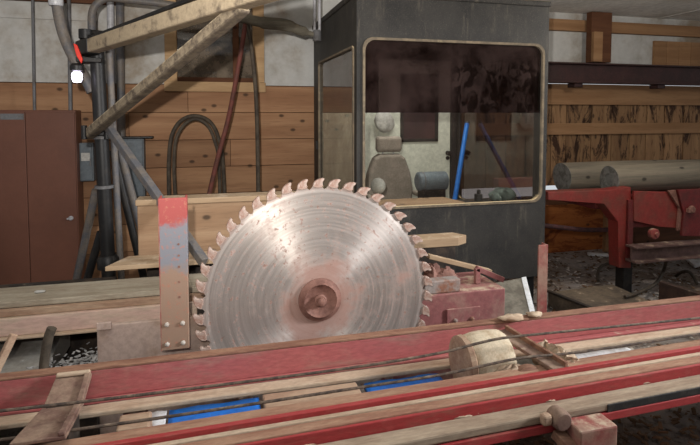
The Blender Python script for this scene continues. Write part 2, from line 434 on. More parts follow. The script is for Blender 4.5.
# window 1 in the back wall
fr = MB()
L0, L1, R0, R1 = PX(165,60,WY), PX(177,60,WY), PX(253,60,WY), PX(264,60,WY)
zb0, zb1 = PZ(215,92,WY), PZ(215,82,WY)
win = MB().box(L0, L1, WY-.04, WY+.06, zb1, 3.12).box(R0, R1, WY-.04, WY+.06, zb1, 3.12).build('window_1', M['trim_wood'], bevel=.004)
struct(win)
MB().box(L0-.01, R1+.01, WY-.06, WY+.06, zb0, zb1-.002).build('window_sill', M['trim_wood'], win, bevel=.004)
MB().box(L1, R0, WY+.01, WY+.05, zb1, zb1+.05).box(PX(233,60,WY), PX(239,60,WY), WY+.01, WY+.05, zb1+.05, 3.12).build('window_frame', M['dark_wood'], win, bevel=.003)
MB().box(L1, R0, WY+.055, WY+.06, zb1, 3.12).build('window_pane', M['window_glass'], win)
# what stands behind the pane: the dim back of the next room
struct(MB().box(L0-.4, R1+.4, WY+.5, WY+.55, 1.6, 3.4).build('wall_beyond_window', M['maroon']))
struct(MB().box(L0-.4, R1+.4, WY+.1, WY+.55, 3.2, 3.3).box(L0-.4,L0-.35,WY+.1,WY+.55,1.6,3.3).box(R1+.35,R1+.4,WY+.1,WY+.55,1.6,3.3).box(L0-.4,R1+.4,WY+.1,WY+.55,1.6,1.65).build('wall_beyond_window_side', M['dark_wood']))

# ================================================================== LEFT BACKGROUND
# brown cabinet
YC = 5.66; xr = PX(77.5,200,YC); xl = xr-1.15; zt = PZ(60,110,YC)
cab_ = thing('electrical_cabinet', 'tall brown steel electrical cabinet at the left edge', 'cabinet', ((xl+xr)/2, YC+.2, 0))
MB().box(xl, xr, YC+.02, YC+.26, 0, zt).build('body', M['cabinet'], cab_, bevel=.006)
xs = PX(28.5,220,YC)
MB().box(xl+.01, xs-.003, YC, YC+.02, .06, zt-.02).build('door', M['cabinet'], cab_, bevel=.004)
dr = MB().box(xs+.003, xr-.008, YC, YC+.02, .06, zt-.02).build('door', M['cabinet'], cab_, bevel=.004)
p = P(71,218,Y=YC)
hd = MB().lathe([(.022,0),(.022,-.012),(.014,-.016),(.012,-.034),(.0,-.036)], (p.x,YC,p.z), 'y', 16).bar((p.x-.03,YC-.028,p.z-.002),(p.x+.025,YC-.028,p.z+.004),.012,.014).build('latch_handle', M['silver'], dr); hd['label'] = 'bright chrome latch'
p0, p1 = P(0,111.5,Y=YC), P(24,117.5,Y=YC)
MB().box(p0.x, p1.x, YC-.004, YC, p1.z-.02, p0.z-.02).build('nameplate', M['grey_steel'], cab_)

# thin conduits above the cabinet
for (px, lab) in ((34.5,'thin grey conduit rising from the top of the brown cabinet, nearer the left edge'), (70.5,'thin pale conduit beside the grey flexible hose above the brown cabinet')):
    p0 = P(px,112,Y=5.8); q0 = P(px-1.5,0,Y=5.8)
    tag(MB().tube([(p0.x,5.8,zt),(q0.x,5.8,3.12)], .014 if px<50 else .018, 10).build('conduit', M['grey_steel'], bevel=0), lab, 'conduit', 'conduits on the back wall')
# thick flexible hose with fitting, lamp, tag
fh = thing('flexible_conduit', 'thick grey flexible conduit with a silver fitting curving down at top left', 'conduit', P(57,0,Y=4.75))
pts = [P(a,b_,Y=4.75) for a,b_ in ((56,-14),(57,4),(61,26),(67,44),(75,60),(84,76),(92,92))]
MB().tube(pts, .042, 14, 6).build('hose', M['grey_pipe'], fh)
q = P(54.5,4,Y=4.75); MB().lathe([(.05,0),(.055,.01),(.055,.06),(.048,.07),(.048,.3)], (P(56,6,Y=4.75)), 'z', 16).build('fitting', M['silver'], fh)
lp = thing('work_lamp', 'small glowing white lamp on the bracket left of the black mast', 'lamp', P(77,77,Y=4.5))
c0 = P(77,77,Y=4.45)
MB().lathe([(.012,.0),(.028,.004),(.038,.03),(.036,.07),(.02,.085)], c0-Vector((0,0,.042)), 'z', 18).build('bulb', M['lamp'], lp)
MB().lathe([(.03,0),(.048,.005),(.05,.04),(.03,.06)], c0+Vector((0,0,.044)), 'z', 18).box(c0.x-.01,c0.x+.01,4.45,4.6,c0.z+.06,c0.z+.08).build('socket', M['black_steel'], lp)
ri = P(78.5,53,Y=4.42)
rt = MB().prism([(ri.x-.03,ri.z+.07),(ri.x-.005,ri.z+.06),(ri.x+.012,ri.z+.01),(ri.x+.03,ri.z-.05),(ri.x+.02,ri.z-.08),(ri.x-.012,ri.z-.02)], 4.40, 4.425).build('warning_tag', M['red_tag'], bevel=.003)
tag(rt, 'small bright red tag hanging at the top of the black mast', 'tag')

# jib crane: mast, arm, brace, legs
YM = 4.6
base = P(109,278,Y=YM); top = P(96,36,Y=YM)
dirv = (top-base)/(top.z-base.z); foot = base - dirv*base.z
jib = thing('jib_crane', 'black mast with sawdust covered steel arm and diagonal brace reaching over the saw', 'crane', (foot.x, YM, 0))
MB().tube([foot, top], .054, 18).build('mast', M['black_steel'], jib)
side = MB().tube([foot+Vector((.09,.03,0)), top+Vector((.085,.03,0))], .026, 12).build('mast_pipe', M['grey_pipe'], jib)
for zz in (.62, 1.22, 1.62):
    c = foot + dirv*zz; MB().lathe([(.066,-.012),(.072,-.012),(.072,.012),(.066,.012)], c, 'z', 20).build('clamp', M['grey_steel'], jib)
cl = foot + dirv*.60; MB().lathe([(.064,-.05),(.082,-.05),(.086,.03),(.064,.06)], cl, 'z', 20).build('collar', M['black_steel'], jib)
c = foot+dirv*1.66; MB().box(c.x-.12,c.x+.09,YM-.11,YM+.05,c.z-.02,c.z+.03).tube([(c.x-.10,YM-.12,c.z-.05),(c.x-.10,YM-.12,c.z+.06)],.022,10).tube([(c.x+.06,YM-.12,c.z-.05),(c.x+.06,YM-.12,c.z+.06)],.02,10).build('bracket', M['black_steel'], jib, bevel=.004)
A0 = P(84,49,Y=YM); A1 = P(292,-18,Y=2.50)
d = (A1-A0).normalized()
arm = MB().bar(A0 - d*.02, A1, .10, .105).build('arm', M['dust_arm'], jib, bevel=.012)
MB().bar(A0+Vector((0,.0,.068))+d*.1, A1+Vector((-.02,.04,.10)), .025, .025).build('arm_rail', M['black_steel'], jib, bevel=.004)
MB().bar(A0-d*.03, A0+d*.20, .115, .12).build('sleeve', M['black_steel'], jib, bevel=.012)
tp = A0 + Vector((.02,-.0,.0))
MB().box(tp.x-.06, tp.x+.12, YM-.10, YM+.10, tp.z-.11, tp.z-.075).tube([tp+Vector((0,-.03,.075)), tp+Vector((0,-.03,.15))], .05, 14).tube([tp+Vector((.10,-.09,-.02)), tp+Vector((.10,-.11,.11))], .03, 12).tube([tp+Vector((-.04,.02,.06)),tp+Vector((.02,.0,.13)),tp+Vector((.16,-.04,.12))],.02,10,4).build('pivot_head', M['black_steel'], jib, bevel=.004)
B0 = P(88,135,Y=YM-.06); B1 = P(244,6,Y=2.86)
MB().bar(B0, B1, .075, .075).build('brace', M['brace_arm'], jib, bevel=.012)
S0 = P(106,124,Y=YM-.12); S1 = P(204,262,Y=3.42)
MB().bar(S0, S1, .055, .055).build('strut', M['grey_pipe'], jib, bevel=.006)
def to_floor(a, b):
    d = b-a; return a + d*(a.z/(a.z-b.z))
for (p, q, yy0, yy1, mat) in (((96,190),(76,282),4.7,4.95,'grey_pipe'), ((101,232),(86,284),4.66,4.7,'black_steel'), ((113,150),(140,262),4.72,4.75,'black_steel'), ((120,150),(150,262),4.8,4.85,'grey_pipe')):
    a, e = P(*p, Y=yy0), P(*q, Y=yy1)
    MB().tube([a, to_floor(a, e)], .032, 12).build('leg', M[mat], jib)

# wall boxes
def wall_box(px0, py0, px1, py1, Y, lab):
    a, e = P(px0,py0,Y=Y), P(px1,py1,Y=Y)
    t_ = thing('junction_box', lab, 'electrical box', ((a.x+e.x)/2, WY, e.z), 'grey electrical boxes')
    MB().box(a.x, e.x, Y, WY-.002, e.z, a.z).build('body', M['box_grey'], t_, bevel=.006)
    cv = MB().box(a.x+.012, e.x-.012, Y-.015, Y, e.z+.012, a.z-.012).build('cover', M['box_grey'], t_, bevel=.005)
    MB().box(e.x-.03, e.x-.018, Y-.03, Y-.015, (a.z+e.z)/2-.04, (a.z+e.z)/2+.04).build('latch', M['grey_steel'], cv, bevel=.003)
    return t_, a, e
tb, a, e = wall_box(79,143,94,181,5.8,'narrow grey electrical box between brown cabinet and black mast')
MB().box(a.x+.02, a.x+.10, 5.780, 5.785, a.z-.18, a.z-.10).build('label_plate', M['white_plastic'], tb)
tb, a, e = wall_box(114,139,145,197,5.8,'wide grey electrical box on the wood wall behind the slanting strut')
MB().box(a.x+.03, e.x+.09, 5.77, 5.90, a.z+.004, a.z+.024).build('lid', M['black_steel'], tb, bevel=.004)
# conduits right of mast
for (px, w, mat, yb, lab) in ((112,.035,'silver',120,'shiny silver conduit standing just right of the black mast'), (121.5,.040,'grey_pipe',139,'dull grey conduit running down into the wide electrical box')):
    a = P(px,yb,Y=5.86); q = P(px-1.5,0,Y=5.86)
    tag(MB().tube([a,(q.x,5.86,3.12)], w, 14).build('conduit', M[mat]), lab, 'conduit', 'conduits on the back wall')
pts = [P(a,b_,Y=5.3) for a,b_ in ((92,34),(92,14),(97,4),(108,-2),(130,0),(165,4),(212,12))]
tag(MB().tube(pts, .035, 12, 6).build('conduit', M['grey_pipe']), 'bent grey conduit running right above the crane arm', 'conduit', 'conduits on the back wall')

# hoses
lp1 = [P(a,b_,Y=5.75) for a,b_ in ((171,255),(169,192),(169,160),(172,135),(182,120),(197,116),(211,123),(219,140),(223,165),(227,255))]
tag(MB().tube(lp1, .021, 12, 6).build('hose', M['hose_black']), 'outer black hose of the arched pair on the wood wall', 'hose', 'hoses at the back wall')
lp2 = [P(a,b_,Y=5.65) for a,b_ in ((178,255),(175,192),(174,165),(176,140),(184,125),(196,119),(208,126),(215,142),(219,165),(221,255))]
tag(MB().tube(lp2, .018, 12, 6).build('hose', M['hose_black']), 'inner black hose of the arched pair on the wood wall', 'hose', 'hoses at the back wall')
pts = [P(a,b_,Y=5.3) for a,b_ in ((246,20),(243,40),(236,80),(228,120),(216,165),(205,215),(200,255))]
tag(MB().tube(pts, .023, 12, 6).build('hose', M['hose_red']), 'dull red hose hanging down in front of the window', 'hose', 'hoses at the back wall')
pts = [P(a,b_,Y=5.3) for a,b_ in ((247,22),(251,45),(255,80),(257,120),(258,170),(259,255))]
tag(MB().tube(pts, .021, 12, 6).build('hose', M['hose_black']), 'black hose hanging straight down right of the red one', 'hose', 'hoses at the back wall')
t_ = thing('hose_bundle', 'grey wrapped bundle of hoses reaching from window to cab', 'hose', P(280,28,Y=5.25))
MB().tube([P(a,b_,Y=5.25) for a,b_ in ((238,18),(250,20),(266,23),(285,25),(302,31),(319,36))], [.04,.05,.06,.06,.05,.025], 14, 6).build('wrap', paint('wrap',(124,118,104),(96,90,78),.5,.3,.85,6,stretch=(.4,3,3)), t_)
q = P(317,36,Y=5.25); MB().lathe([(.03,-.05),(.045,-.05),(.045,.04),(.03,.06)], q, 'z', 14).build('clamp', M['grey_steel'], t_)
for px, l_ in ((314.5,'left one of two thin grey pipes at the cab top'), (319.5,'right one of two thin grey pipes at the cab top')):
    a = P(px,33,Y=5.35); q = P(px,-5,Y=5.35)
    tag(MB().tube([a,(q.x,5.35,3.12)], .016, 10).build('conduit', M['silver']), l_, 'conduit', 'conduits on the back wall')

# ================================================================== OPERATOR CAB
CX0, CX1, CY0, CY1, CZ0, CZ1 = 1.16, 2.945, 4.12, 5.92, .33, 2.76
cabn = thing('operator_cab', 'black dusty operator cab with large rounded window behind the saw', 'cab', ((CX0+CX1)/2, (CY0+CY1)/2, 0))
def rrect(x0, x1, z0, z1, r, n=6):
    o = []
    for (cx, cz, a0) in ((x1-r,z1-r,0),(x0+r,z1-r,90),(x0+r,z0+r,180),(x1-r,z0+r,270)):
        for k in range(n+1):
            a = math.radians(a0+90*k/n); o.append((cx+r*math.cos(a), cz+r*math.sin(a)))
    return o
def holed(mb, outer, inner, p0, p1, axis):
    """wall with an opening; outer=(a0,a1,z0,z1)"""
    a0, a1, z0, z1 = outer; n = len(inner)
    q = n//4
    corners = [(a1,z1),(a0,z1),(a0,z0),(a1,z0)]
    out = [corners[i//q] for i in range(n)]
    def pt(a, z, p): return (a, p, z) if axis == 'y' else (p, a, z)
    vs = [pt(*i, p0) for i in inner]+[pt(*o, p0) for o in out]+[pt(*i, p1) for i in inner]+[pt(*o, p1) for o in out]
    fs = []
    for i in range(n):
        j = (i+1) % n
        for base in (0, 2*n):
            if out[i] == out[j]: fs.append((base+i, base+j, base+n+i))
            else: fs.append((base+i, base+j, base+n+j, base+n+i))
        fs.append((i, j, 2*n+j, 2*n+i))
        if out[i] != out[j]: fs.append((n+i, n+j, 3*n+j, 3*n+i))
    mb.add(vs, fs)
fw = rrect(1.225, 2.885, 1.03, 2.415, .09)
b = MB(); holed(b, (CX0,CX1,CZ0,CZ1), fw, CY0, CY0+.04, 'y'); b.build('front_wall', M['cab'], cabn)
swl = rrect(4.21, 5.62, 1.0, 2.36, .05)
b = MB(); holed(b, (CY0+.04,CY1,CZ0,CZ1), swl, CX0, CX0+.035, 'x'); b.build('side_wall', M['cab'], cabn)
swr = rrect(4.27, 5.78, .80, 2.36, .06)
b = MB(); holed(b, (CY0+.04,CY1,CZ0,CZ1), swr, CX1-.035, CX1, 'x'); b.build('side_wall', M['cab'], cabn)
MB().box(CX0-.02, CX1+.01, CY0-.015, CY1, CZ1, CZ1+.05).build('roof', M['cab'], cabn, bevel=.01)
MB().box(CX0+.036, CX1-.036, CY0+.042, CY1-.001, CZ0, CZ0+.06).build('cab_floor', M['dark_gap'], cabn)
for x in (CX0+.05, CX1-.15):
    for y in (CY0+.08, CY1-.2): MB().box(x, x+.1, y, y+.1, 0, CZ0).build('foot', M['black_steel'], cabn)
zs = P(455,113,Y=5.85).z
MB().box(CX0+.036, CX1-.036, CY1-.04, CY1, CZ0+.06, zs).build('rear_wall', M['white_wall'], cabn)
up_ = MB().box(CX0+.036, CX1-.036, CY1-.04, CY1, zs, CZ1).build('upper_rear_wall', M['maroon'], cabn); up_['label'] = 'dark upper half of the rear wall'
# rear door
ydr = CY1-.06
dx0, dx1 = PX(396,150,ydr)-.22, PX(450,150,ydr)
rd = MB().box(dx0, dx1, ydr, ydr+.018, CZ0+.07, 2.45).build('rear_door', M['white_wall'], cabn, bevel=.003)
wx0, wx1, wz0, wz1 = PX(400.5,110,ydr), PX(437.5,110,ydr), PZ(420,141.5,ydr), PZ(420,74,ydr)
MB().box(wx0,wx0+.035,ydr-.02,ydr-.001,wz0,wz1).box(wx1-.035,wx1,ydr-.02,ydr-.001,wz0,wz1).box(wx0,wx1,ydr-.02,ydr-.001,wz0,wz0+.035).box(wx0,wx1,ydr-.02,ydr-.001,wz1-.035,wz1).build('door_window_frame', M['black_rubber'], rd, bevel=.003)
MB().box(wx0+.03,wx1-.03,ydr-.008,ydr-.002,wz0+.03,wz1-.03).build('door_window', M['maroon'], rd)
q = P(447.5,153,Y=ydr); MB().lathe([(.028,0),(.028,-.012),(.014,-.015),(.014,-.04),(.03,-.045),(.03,-.065),(.0,-.07)], (q.x,ydr,q.z), 'y', 16).lathe([(.024,0),(.024,-.012),(.0,-.014)], (q.x,ydr,q.z-.06), 'y', 14).build('door_knob', M['black_steel'], rd)
MB().box(dx1+.004, CX1-.04, ydr-.03, CY1-.041, CZ0+.06, 2.7).build('door_jamb', M['black_rubber'], cabn, bevel=.003)
# glazing
zf = PZ(455,113,CY0+.02)
MB().box(1.23, 2.88, CY0+.016, CY0+.021, 1.035, zf-.002).build('front_glass', M['glass'], cabn)
ff = MB().box(1.23, 2.88, CY0+.016, CY0+.021, zf+.002, 2.41).build('tinted_glass', M['film'], cabn); ff['label'] = 'dark dusty upper pane with hand-wiped streaks'
MB().box(CX0+.015, CX0+.02, 4.215, 5.615, 1.0, 2.355).build('side_glass', M['left_glass'], cabn)
MB().box(CX1-.02, CX1-.015, 4.275, 5.775, .80, 2.355).build('side_glass', M['side_glass'], cabn)
def gasket(mb, loop, p, axis, w=.016, hgt=.014):
    n = len(loop); c0 = sum(a for a,_ in loop)/n; c1 = sum(z for _,z in loop)/n
    vs = []
    for (a, z) in loop:
        k = math.hypot(a-c0, z-c1); ua, uz = (a-c0)/k, (z-c1)/k
        # push outward squarely
        sa = 1 if a > c0 else -1; sz = 1 if z > c1 else -1
        for (off, pp) in ((-.004,p+.01),(-.004,p-hgt),(w,p-hgt),(w,p+.01)):
            q = (a+sa*off, z+sz*off)
            vs.append((q[0],pp,q[1]) if axis=='y' else (pp,q[0],q[1]))
    fs = []
    for i in range(n):
        j = (i+1) % n
        for k in range(4): fs.append((i*4+k, j*4+k, j*4+(k+1)%4, i*4+(k+1)%4))
    mb.add(vs, fs)
M['gasket'] = paint('gasket', (92,84,74), (130,116,96), .5, 1.0, .9, 9, dustcol=(206,184,146))
b = MB(); gasket(b, fw, CY0, 'y'); b.build('window_seal', M['gasket'], cabn)
b = MB(); gasket(b, swl, CX0, 'x', .014, .012); b.build('window_seal', M['gasket'], cabn)
q = P(318,145,X=CX0); MB().box(CX0-.03,CX0,q.y-.02,q.y+.02,q.z-.05,q.z+.05).build('hinge', M['black_steel'], cabn, bevel=.004)

def seat(c, label, mat, w=.5):
    """padded seat facing the viewer; c = base on cab floor"""
    s_ = thing('padded_armchair', label, 'seat', c, 'seats in the cab')
    x, y, z = c
    MB().box(x-.12,x+.12,y-.16,y+.12,z,z+.30).build('pedestal', M['black_steel'], s_, bevel=.01)
    MB().box(x-w/2,x+w/2,y-.30,y+.16,z+.302,z+.43).build('cushion', M[mat], s_, bevel=.05, seg=4)
    pr = [(x-w*.5,z+.44),(x+w*.5,z+.44),(x+w*.52,z+.62),(x+w*.46,z+.80),(x+w*.34,z+.96),(x+w*.22,z+1.0),(x-w*.22,z+1.0),(x-w*.34,z+.96),(x-w*.46,z+.80),(x-w*.52,z+.62)]
    MB().prism(pr, y+.05, y+.19).build('backrest', M[mat], s_, bevel=.035, seg=4)
    MB().box(x-.137,x+.137,y+.06,y+.17,z+1.02,z+1.185).build('headrest', M[mat], s_, bevel=.035, seg=4)
    for sx in (-1, 1): MB().tube([(x+sx*.06,y+.12,z+.9),(x+sx*.06,y+.12,z+1.05)],.008,8).build('headrest_post', M['silver'], s_)
    for sx in (-1, 1):
        MB().box(x+sx*(w/2+.04)-.035, x+sx*(w/2+.04)+.035, y-.22, y+.1, z+.56, z+.61).build('armrest', M[mat], s_, bevel=.02, seg=3)
    return s_
q = P(389,146,Y=5.22)
seat((q.x, 5.12, CZ0+.06), 'grey padded operator seat with headrest inside the cab', 'seat', .50)
M['pod'] = paint('pod', (160,160,154), (140,138,132), .5, 0, .6, 8)
q = P(378,186,Y=4.55)
js = thing('joystick_pod', 'pale rounded control pod at the lower left of the cab window', 'control', (q.x,4.55,CZ0+.06))
MB().lathe([(.03,0),(.03,.55),(.02,.62)], (q.x,4.55,CZ0+.06), 'z', 14).build('stalk', M['silver'], js)
MB().blob((q.x,4.55,q.z), .07, .06, .075, 18, 10).build('pod', M['pod'], js)
# heater
q0, q1 = P(417,172,Y=4.95), P(446,190,Y=4.95); zc = (q0.z+q1.z)/2; rr_ = (q0.z-q1.z)/2
ht = thing('heater_unit', 'grey blue drum shaped heater beside the seat inside the cab', 'heater', ((q0.x+q1.x)/2, 4.95, CZ0+.06))
MB().lathe([(rr_*.75,0),(rr_*.97,.012),(rr_,.03),(rr_,q1.x-q0.x-.03),(rr_*.97,q1.x-q0.x-.012),(rr_*.75,q1.x-q0.x)], (q0.x,4.95,zc), 'x', 28).build('drum', M['motor'], ht)
MB().box(q0.x+.04,q1.x-.04,4.87,5.03,CZ0+.06,zc-rr_*.8).build('stand', M['black_steel'], ht, bevel=.004)
MB().lathe([(rr_*1.02,0),(rr_*1.02,.012)], (q0.x+.05,4.95,zc), 'x', 28).build('band', M['grey_steel'], ht)
# shelf planks behind the front glass
bd = MB().hexa([(1.30,4.20,.99),(2.18,4.20,.99),(2.12,4.52,.99),(1.35,4.52,.99),(1.30,4.20,1.03),(2.18,4.20,1.03),(2.12,4.52,1.03),(1.35,4.52,1.03)])
tag(bd.build('plank', M['fresh'], bevel=.004), 'pale wide plank lying as a shelf inside the cab window', 'plank', 'loose planks')
tag(MB().box(1.26,2.84,4.18,4.60,.94,.985).build('shelf', M['dark_gap'], bevel=.004), 'dark control shelf along the bottom of the cab window', 'shelf')
q = P(503,194,Y=4.4)
tag(MB().blob((q.x,4.40,1.045), .13, .09, .06, 22, 12, .18, 4).blob((q.x-.10,4.36,1.03), .05,.06,.043,14,8,.2,9).build('cloth_bundle', M['bag_green']), 'crumpled grey green cloth on the right of the cab shelf', 'cloth')
q = P(479,191,Y=4.42)
tag(MB().box(q.x-.03,q.x+.03,4.40,4.46,.987,1.06).box(q.x-.015,q.x+.015,4.41,4.44,1.06,1.10).build('control_box', M['black_rubber'], bevel=.008), 'small black box on the cab shelf beside the cloth', 'control')
a, e = P(467,124,Y=5.45), P(456,192,Y=5.15)
bt = thing('blue_pole', 'bright blue pole leaning in the corner inside the cab', 'pole', to_floor(a,e))
en = a + (e-a)*((a.z-(CZ0+.062))/(a.z-e.z))
M['blue'] = paint('blue', (24,110,196), (20,96,180), .5, 0, .4, 8)
MB().tube([a,en], .026, 14).build('shaft', M['blue'], bt)
MB().tube([a+(a-en).normalized()*.001,a+(a-en).normalized()*.025], .028, 14).build('end_cap', M['black_rubber'], bt)
q = P(384,122,Y=5.80)
tag(MB().blob((q.x,5.79,q.z), .12, .055, .12, 20, 12, .08, 3).build('plastic_bag', M['white_plastic']), 'pale plastic bag hanging above the seat inside the cab', 'bag')

# ================================================================== SAW
YS = 2.89; HUB = P(319.5,299,Y=YS)
saw = thing('circular_saw', 'large round steel sawmill blade with inserted teeth and rusty hub', 'saw blade', HUB)
KR = 1.026; NT_ = 46
outer = []
for i in range(NT_*8):
    a = 2*math.pi*i/(NT_*8); ph = (i % 8)
    rr_ = {0:.645,1:.640,2:.622,3:.615,4:.622,5:.636,6:.641,7:.645}[ph]
    outer.append((a, rr_*KR))
vs = []; fs = []; n = len(outer)
for yy in (-.005, .005):
    for ring in (None, .60, .30, .06):
        for (a, rr_) in outer:
            q = rr_ if ring is None else ring
            vs.append((HUB.x+q*math.sin(a), YS+yy, HUB.z+q*math.cos(a)))
for s_ in (0, 4*n):
    for k in range(3):
        for i in range(n):
            j = (i+1) % n; fs.append((s_+k*n+i, s_+k*n+j, s_+(k+1)*n+j, s_+(k+1)*n+i))
    fs.append(tuple(s_+3*n+i for i in range(n)))
for i in range(n):
    j = (i+1) % n; fs.append((i, j, 4*n+j, 4*n+i))
MB().add(vs, fs).build('blade', M['saw'], saw)
tooth = [(-.044,-.012),(-.040,.006),(-.030,.022),(-.012,.034),(.010,.041),(.026,.042),(.031,.037),(.026,.027),(.018,.016),(.017,.004),(.022,-.008),(.012,-.020),(-.016,-.022)]
me0 = None
for k in range(NT_):
    a = 2*math.pi*(k+.02)/NT_
    if me0 is None:
        me0 = MB(); me0.prism([(HUB.x+x*.90, HUB.z+.642*KR+y*.85) for x, y in tooth], YS-.013, YS+.013)
        o = me0.build('saw_tooth', M['tooth'], saw, bevel=.003)
        first = o
    else:
        o = first.copy(); COL.objects.link(o); o.parent = saw
    o.rotation_euler = (0, a, 0)
MB().lathe([(.112,0),(.124,-.004),(.124,-.012),(.112,-.016),(.102,-.028),(.094,-.034),(.088,-.028),(.078,-.018),(.045,-.014),(.0,-.014)], (HUB.x,YS-.005,HUB.z), 'y', 48).build('collar', M['rust'], saw)
MB().lathe([(.036,-.0),(.036,-.012),(.030,-.018),(.024,-.018),(.024,-.042),(.018,-.046),(.0,-.046)], (HUB.x,YS-.021,HUB.z), 'y', 24).build('hub_nut', M['rust'], saw)

# ================================================================== HUSK (saw frame)
YH = 2.97
hx0, hx1 = PX(97,340,YH), PX(505,310,YH)
hz = PZ(150,321,YH)
hk = thing('saw_husk', 'dusty red machine frame carrying the saw arbor', 'machine frame', ((hx0+hx1)/2, 3.5, 0))
xm = HUB.x+.15
MB().box(hx0, xm, YH, 3.00, 0, hz).build('front_plate', M['pink_plate'], hk, bevel=.006)
xr0 = PX(427,310,YH)
MB().box(xm+.002, hx1, YH, 3.36, 0, PZ(465,292,YH)).build('red_box', M['husk_red'], hk, bevel=.008)
MB().lathe([(.05,0),(.05,-.055)], (HUB.x,YH,HUB.z), 'y', 20).box(HUB.x-.12,HUB.x+.12,YH+.04,YH+.3,.4,HUB.z+.1).build('arbor', M['rust'], hk)
def bracket(px0, py0, px1, py1, Y, mat, bolts):
    a, e = P(px0,py0,Y=Y), P(px1,py1,Y=Y)
    br = MB().box(a.x, e.x, Y-.014, Y-.001, e.z, a.z).build('bolt_plate', M[mat], hk, bevel=.004)
    for (u, v_) in bolts:
        x = a.x+(e.x-a.x)*u; z = e.z+(a.z-e.z)*v_
        MB().lathe([(.014,0),(.014,-.010),(.008,-.012),(.008,-.022),(.0,-.023)], (x,Y-.014,z), 'y', 6).build('bolt', M['steel_rough'], br)
hz = PZ(465,292,YH)-.01
bracket(446,309,479,328,YH,'husk_red',((.25,.5),(.75,.5)))
a, e = P(97,322,Y=YH), P(112,328,Y=YH)
MB().box(a.x,e.x,YH-.02,YH-.001,e.z,a.z).build('lip', M['pink_plate'], hk, bevel=.004)
# little red triangular stay on top of the red box
a0 = P(477,291,Y=3.1); a1 = P(477,268,Y=3.1); a2 = P(503,290,Y=3.1)
MB().bar((a0.x,3.1,hz+.012),(a1.x,3.1,a1.z),.035,.03,(0,1,0)).bar((a1.x-.008,3.1,a1.z),(a2.x,3.1,hz+.02),.035,.03,(0,1,0)).build('stay', M['husk_red'], hk, bevel=.004)
a, e = P(431,281,Y=2.99), P(460,292,Y=2.99)
gb = MB().box(a.x-.05, e.x, 2.98, 3.06, hz+.011, a.z).build('guide_block', M['steel_rough'], hk, bevel=.008)
a0 = P(428,256,Y=3.25); a1 = P(490,288,Y=3.25)
MB().bar((a0.x,3.25,a0.z), (a1.x,3.25,hz+.035), .05, .03).build('guard_bar', M['fresh_dusty'], hk, bevel=.004)
MB().blob((PX(446,278,3.15),3.15,hz+.05),.07,.05,.06,14,8,.25,5).blob((PX(433,276,3.15),3.16,hz+.05),.06,.05,.09,14,8,.25,8).build('rusty_casting', M['rust'], hk)

# upright red plate left of saw
YP = 2.84
xa, xb = PX(159.5,270,YP), PX(188,270,YP); zt_, zb_ = PZ(173,198,YP), PZ(173,350,YP)
M['post_paint'] = None
t = NT('post_paint'); v = t.coord(); sp = t.n('ShaderNodeSeparateXYZ'); t.l(v, sp.inputs[0])
n1 = t.noise(v, 7, 6, .7); n2 = t.noise(v, 40, 5, .7)
hz_ = t.math('ADD', sp.outputs['Z'], t.math('MULTIPLY', t.math('SUBTRACT', n1, .5), .30))
zmid = (zt_+zb_)/2
c = t.mix(t.ramp(hz_, .40, .48), lin((146,120,102)), lin((122,122,128)))
c = t.mix(t.ramp(hz_, .64, .70), c, lin((156,74,70)))
c = t.mix(t.math('MULTIPLY', t.ramp(n2, .55, .68), .7), c, lin((170,110,90)))
t.bsdf(c, .55, 0, .3, bump=n2, bstr=.2, bdist=.004); M['post_paint'] = t.m
po = thing('saw_guide_post', 'upright steel plate with worn red and grey paint left of the saw', 'post', ((xa+xb)/2, YP+.04, zb_))
prof = [(xa,YP),(xb,YP),(xb,YP+.11),(xb-.012,YP+.11),(xb-.012,YP+.014),(xa+.012,YP+.014),(xa+.012,YP+.11),(xa,YP+.11)]
MB().prism(prof, zb_, zt_, 'xy').build('plate', M['post_paint'], po, bevel=.004)
b = MB().box(xa-.001,xa+.004,YP-.003,YP,zb_,zt_).build('edge_strip', M['red_dull'], po)
for (u, dz) in ((.22,.035),(.78,.035),(.22,.14),(.78,.14)):
    x = xa+(xb-xa)*u; MB().lathe([(.012,0),(.012,-.008),(.006,-.012),(.0,-.013)], (x,YP,zb_+dz), 'y', 8).build('bolt', M['grey_bolt'], po)
for dz in (.28,.36,.44,.50,.56):
    MB().lathe([(.006,0.0),(.006,-.002),(.0,-.0025)], (xb-.045,YP,zb_+dz), 'y', 10).build('hole', M['rust'], po)

# left trough / conveyor
cv = thing('log_trough', 'long dusty trough with grey board top and faded red side running to the saw', 'conveyor', (-1.3,3.5,0))
xR = PX(240,300,3.25)
MB().box(-4.6, xR, 3.255, 3.54, .775, .81).build('top_board', M['olive_top'], cv, bevel=.006)
MB().box(-4.6, xR, 3.225, 3.262, .735, .774).build('edge_board', M['sand_brown'], cv, bevel=.006)
x2 = PX(197,310,3.2)
MB().box(-4.6, x2, 3.205, 3.24, .635, .734).build('side_channel', M['pink_rail'], cv, bevel=.004)
MB().box(-4.6, x2, 3.175, 3.24, .622, .634).build('lower_flange', M['sand'], cv, bevel=.003)
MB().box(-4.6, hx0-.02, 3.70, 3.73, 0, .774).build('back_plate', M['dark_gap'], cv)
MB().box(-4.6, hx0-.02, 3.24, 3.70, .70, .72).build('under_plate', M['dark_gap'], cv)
for x in (-2.5, -4.2): MB().box(x, x+.08, 3.30, 3.62, .02, .70).build('leg', M['dark_gap'], cv, bevel=.004)
dzC = P(60,298,Y=3.255).z - .81; cv.location.z += dzC
tag(MB().blob((PX(41,288,3.4),3.38,.818+dzC),.03,.016,.009,12,6,.1,2).build('paper_scrap', M['white_plastic']), 'small white scrap lying on the grey trough board', 'scrap')
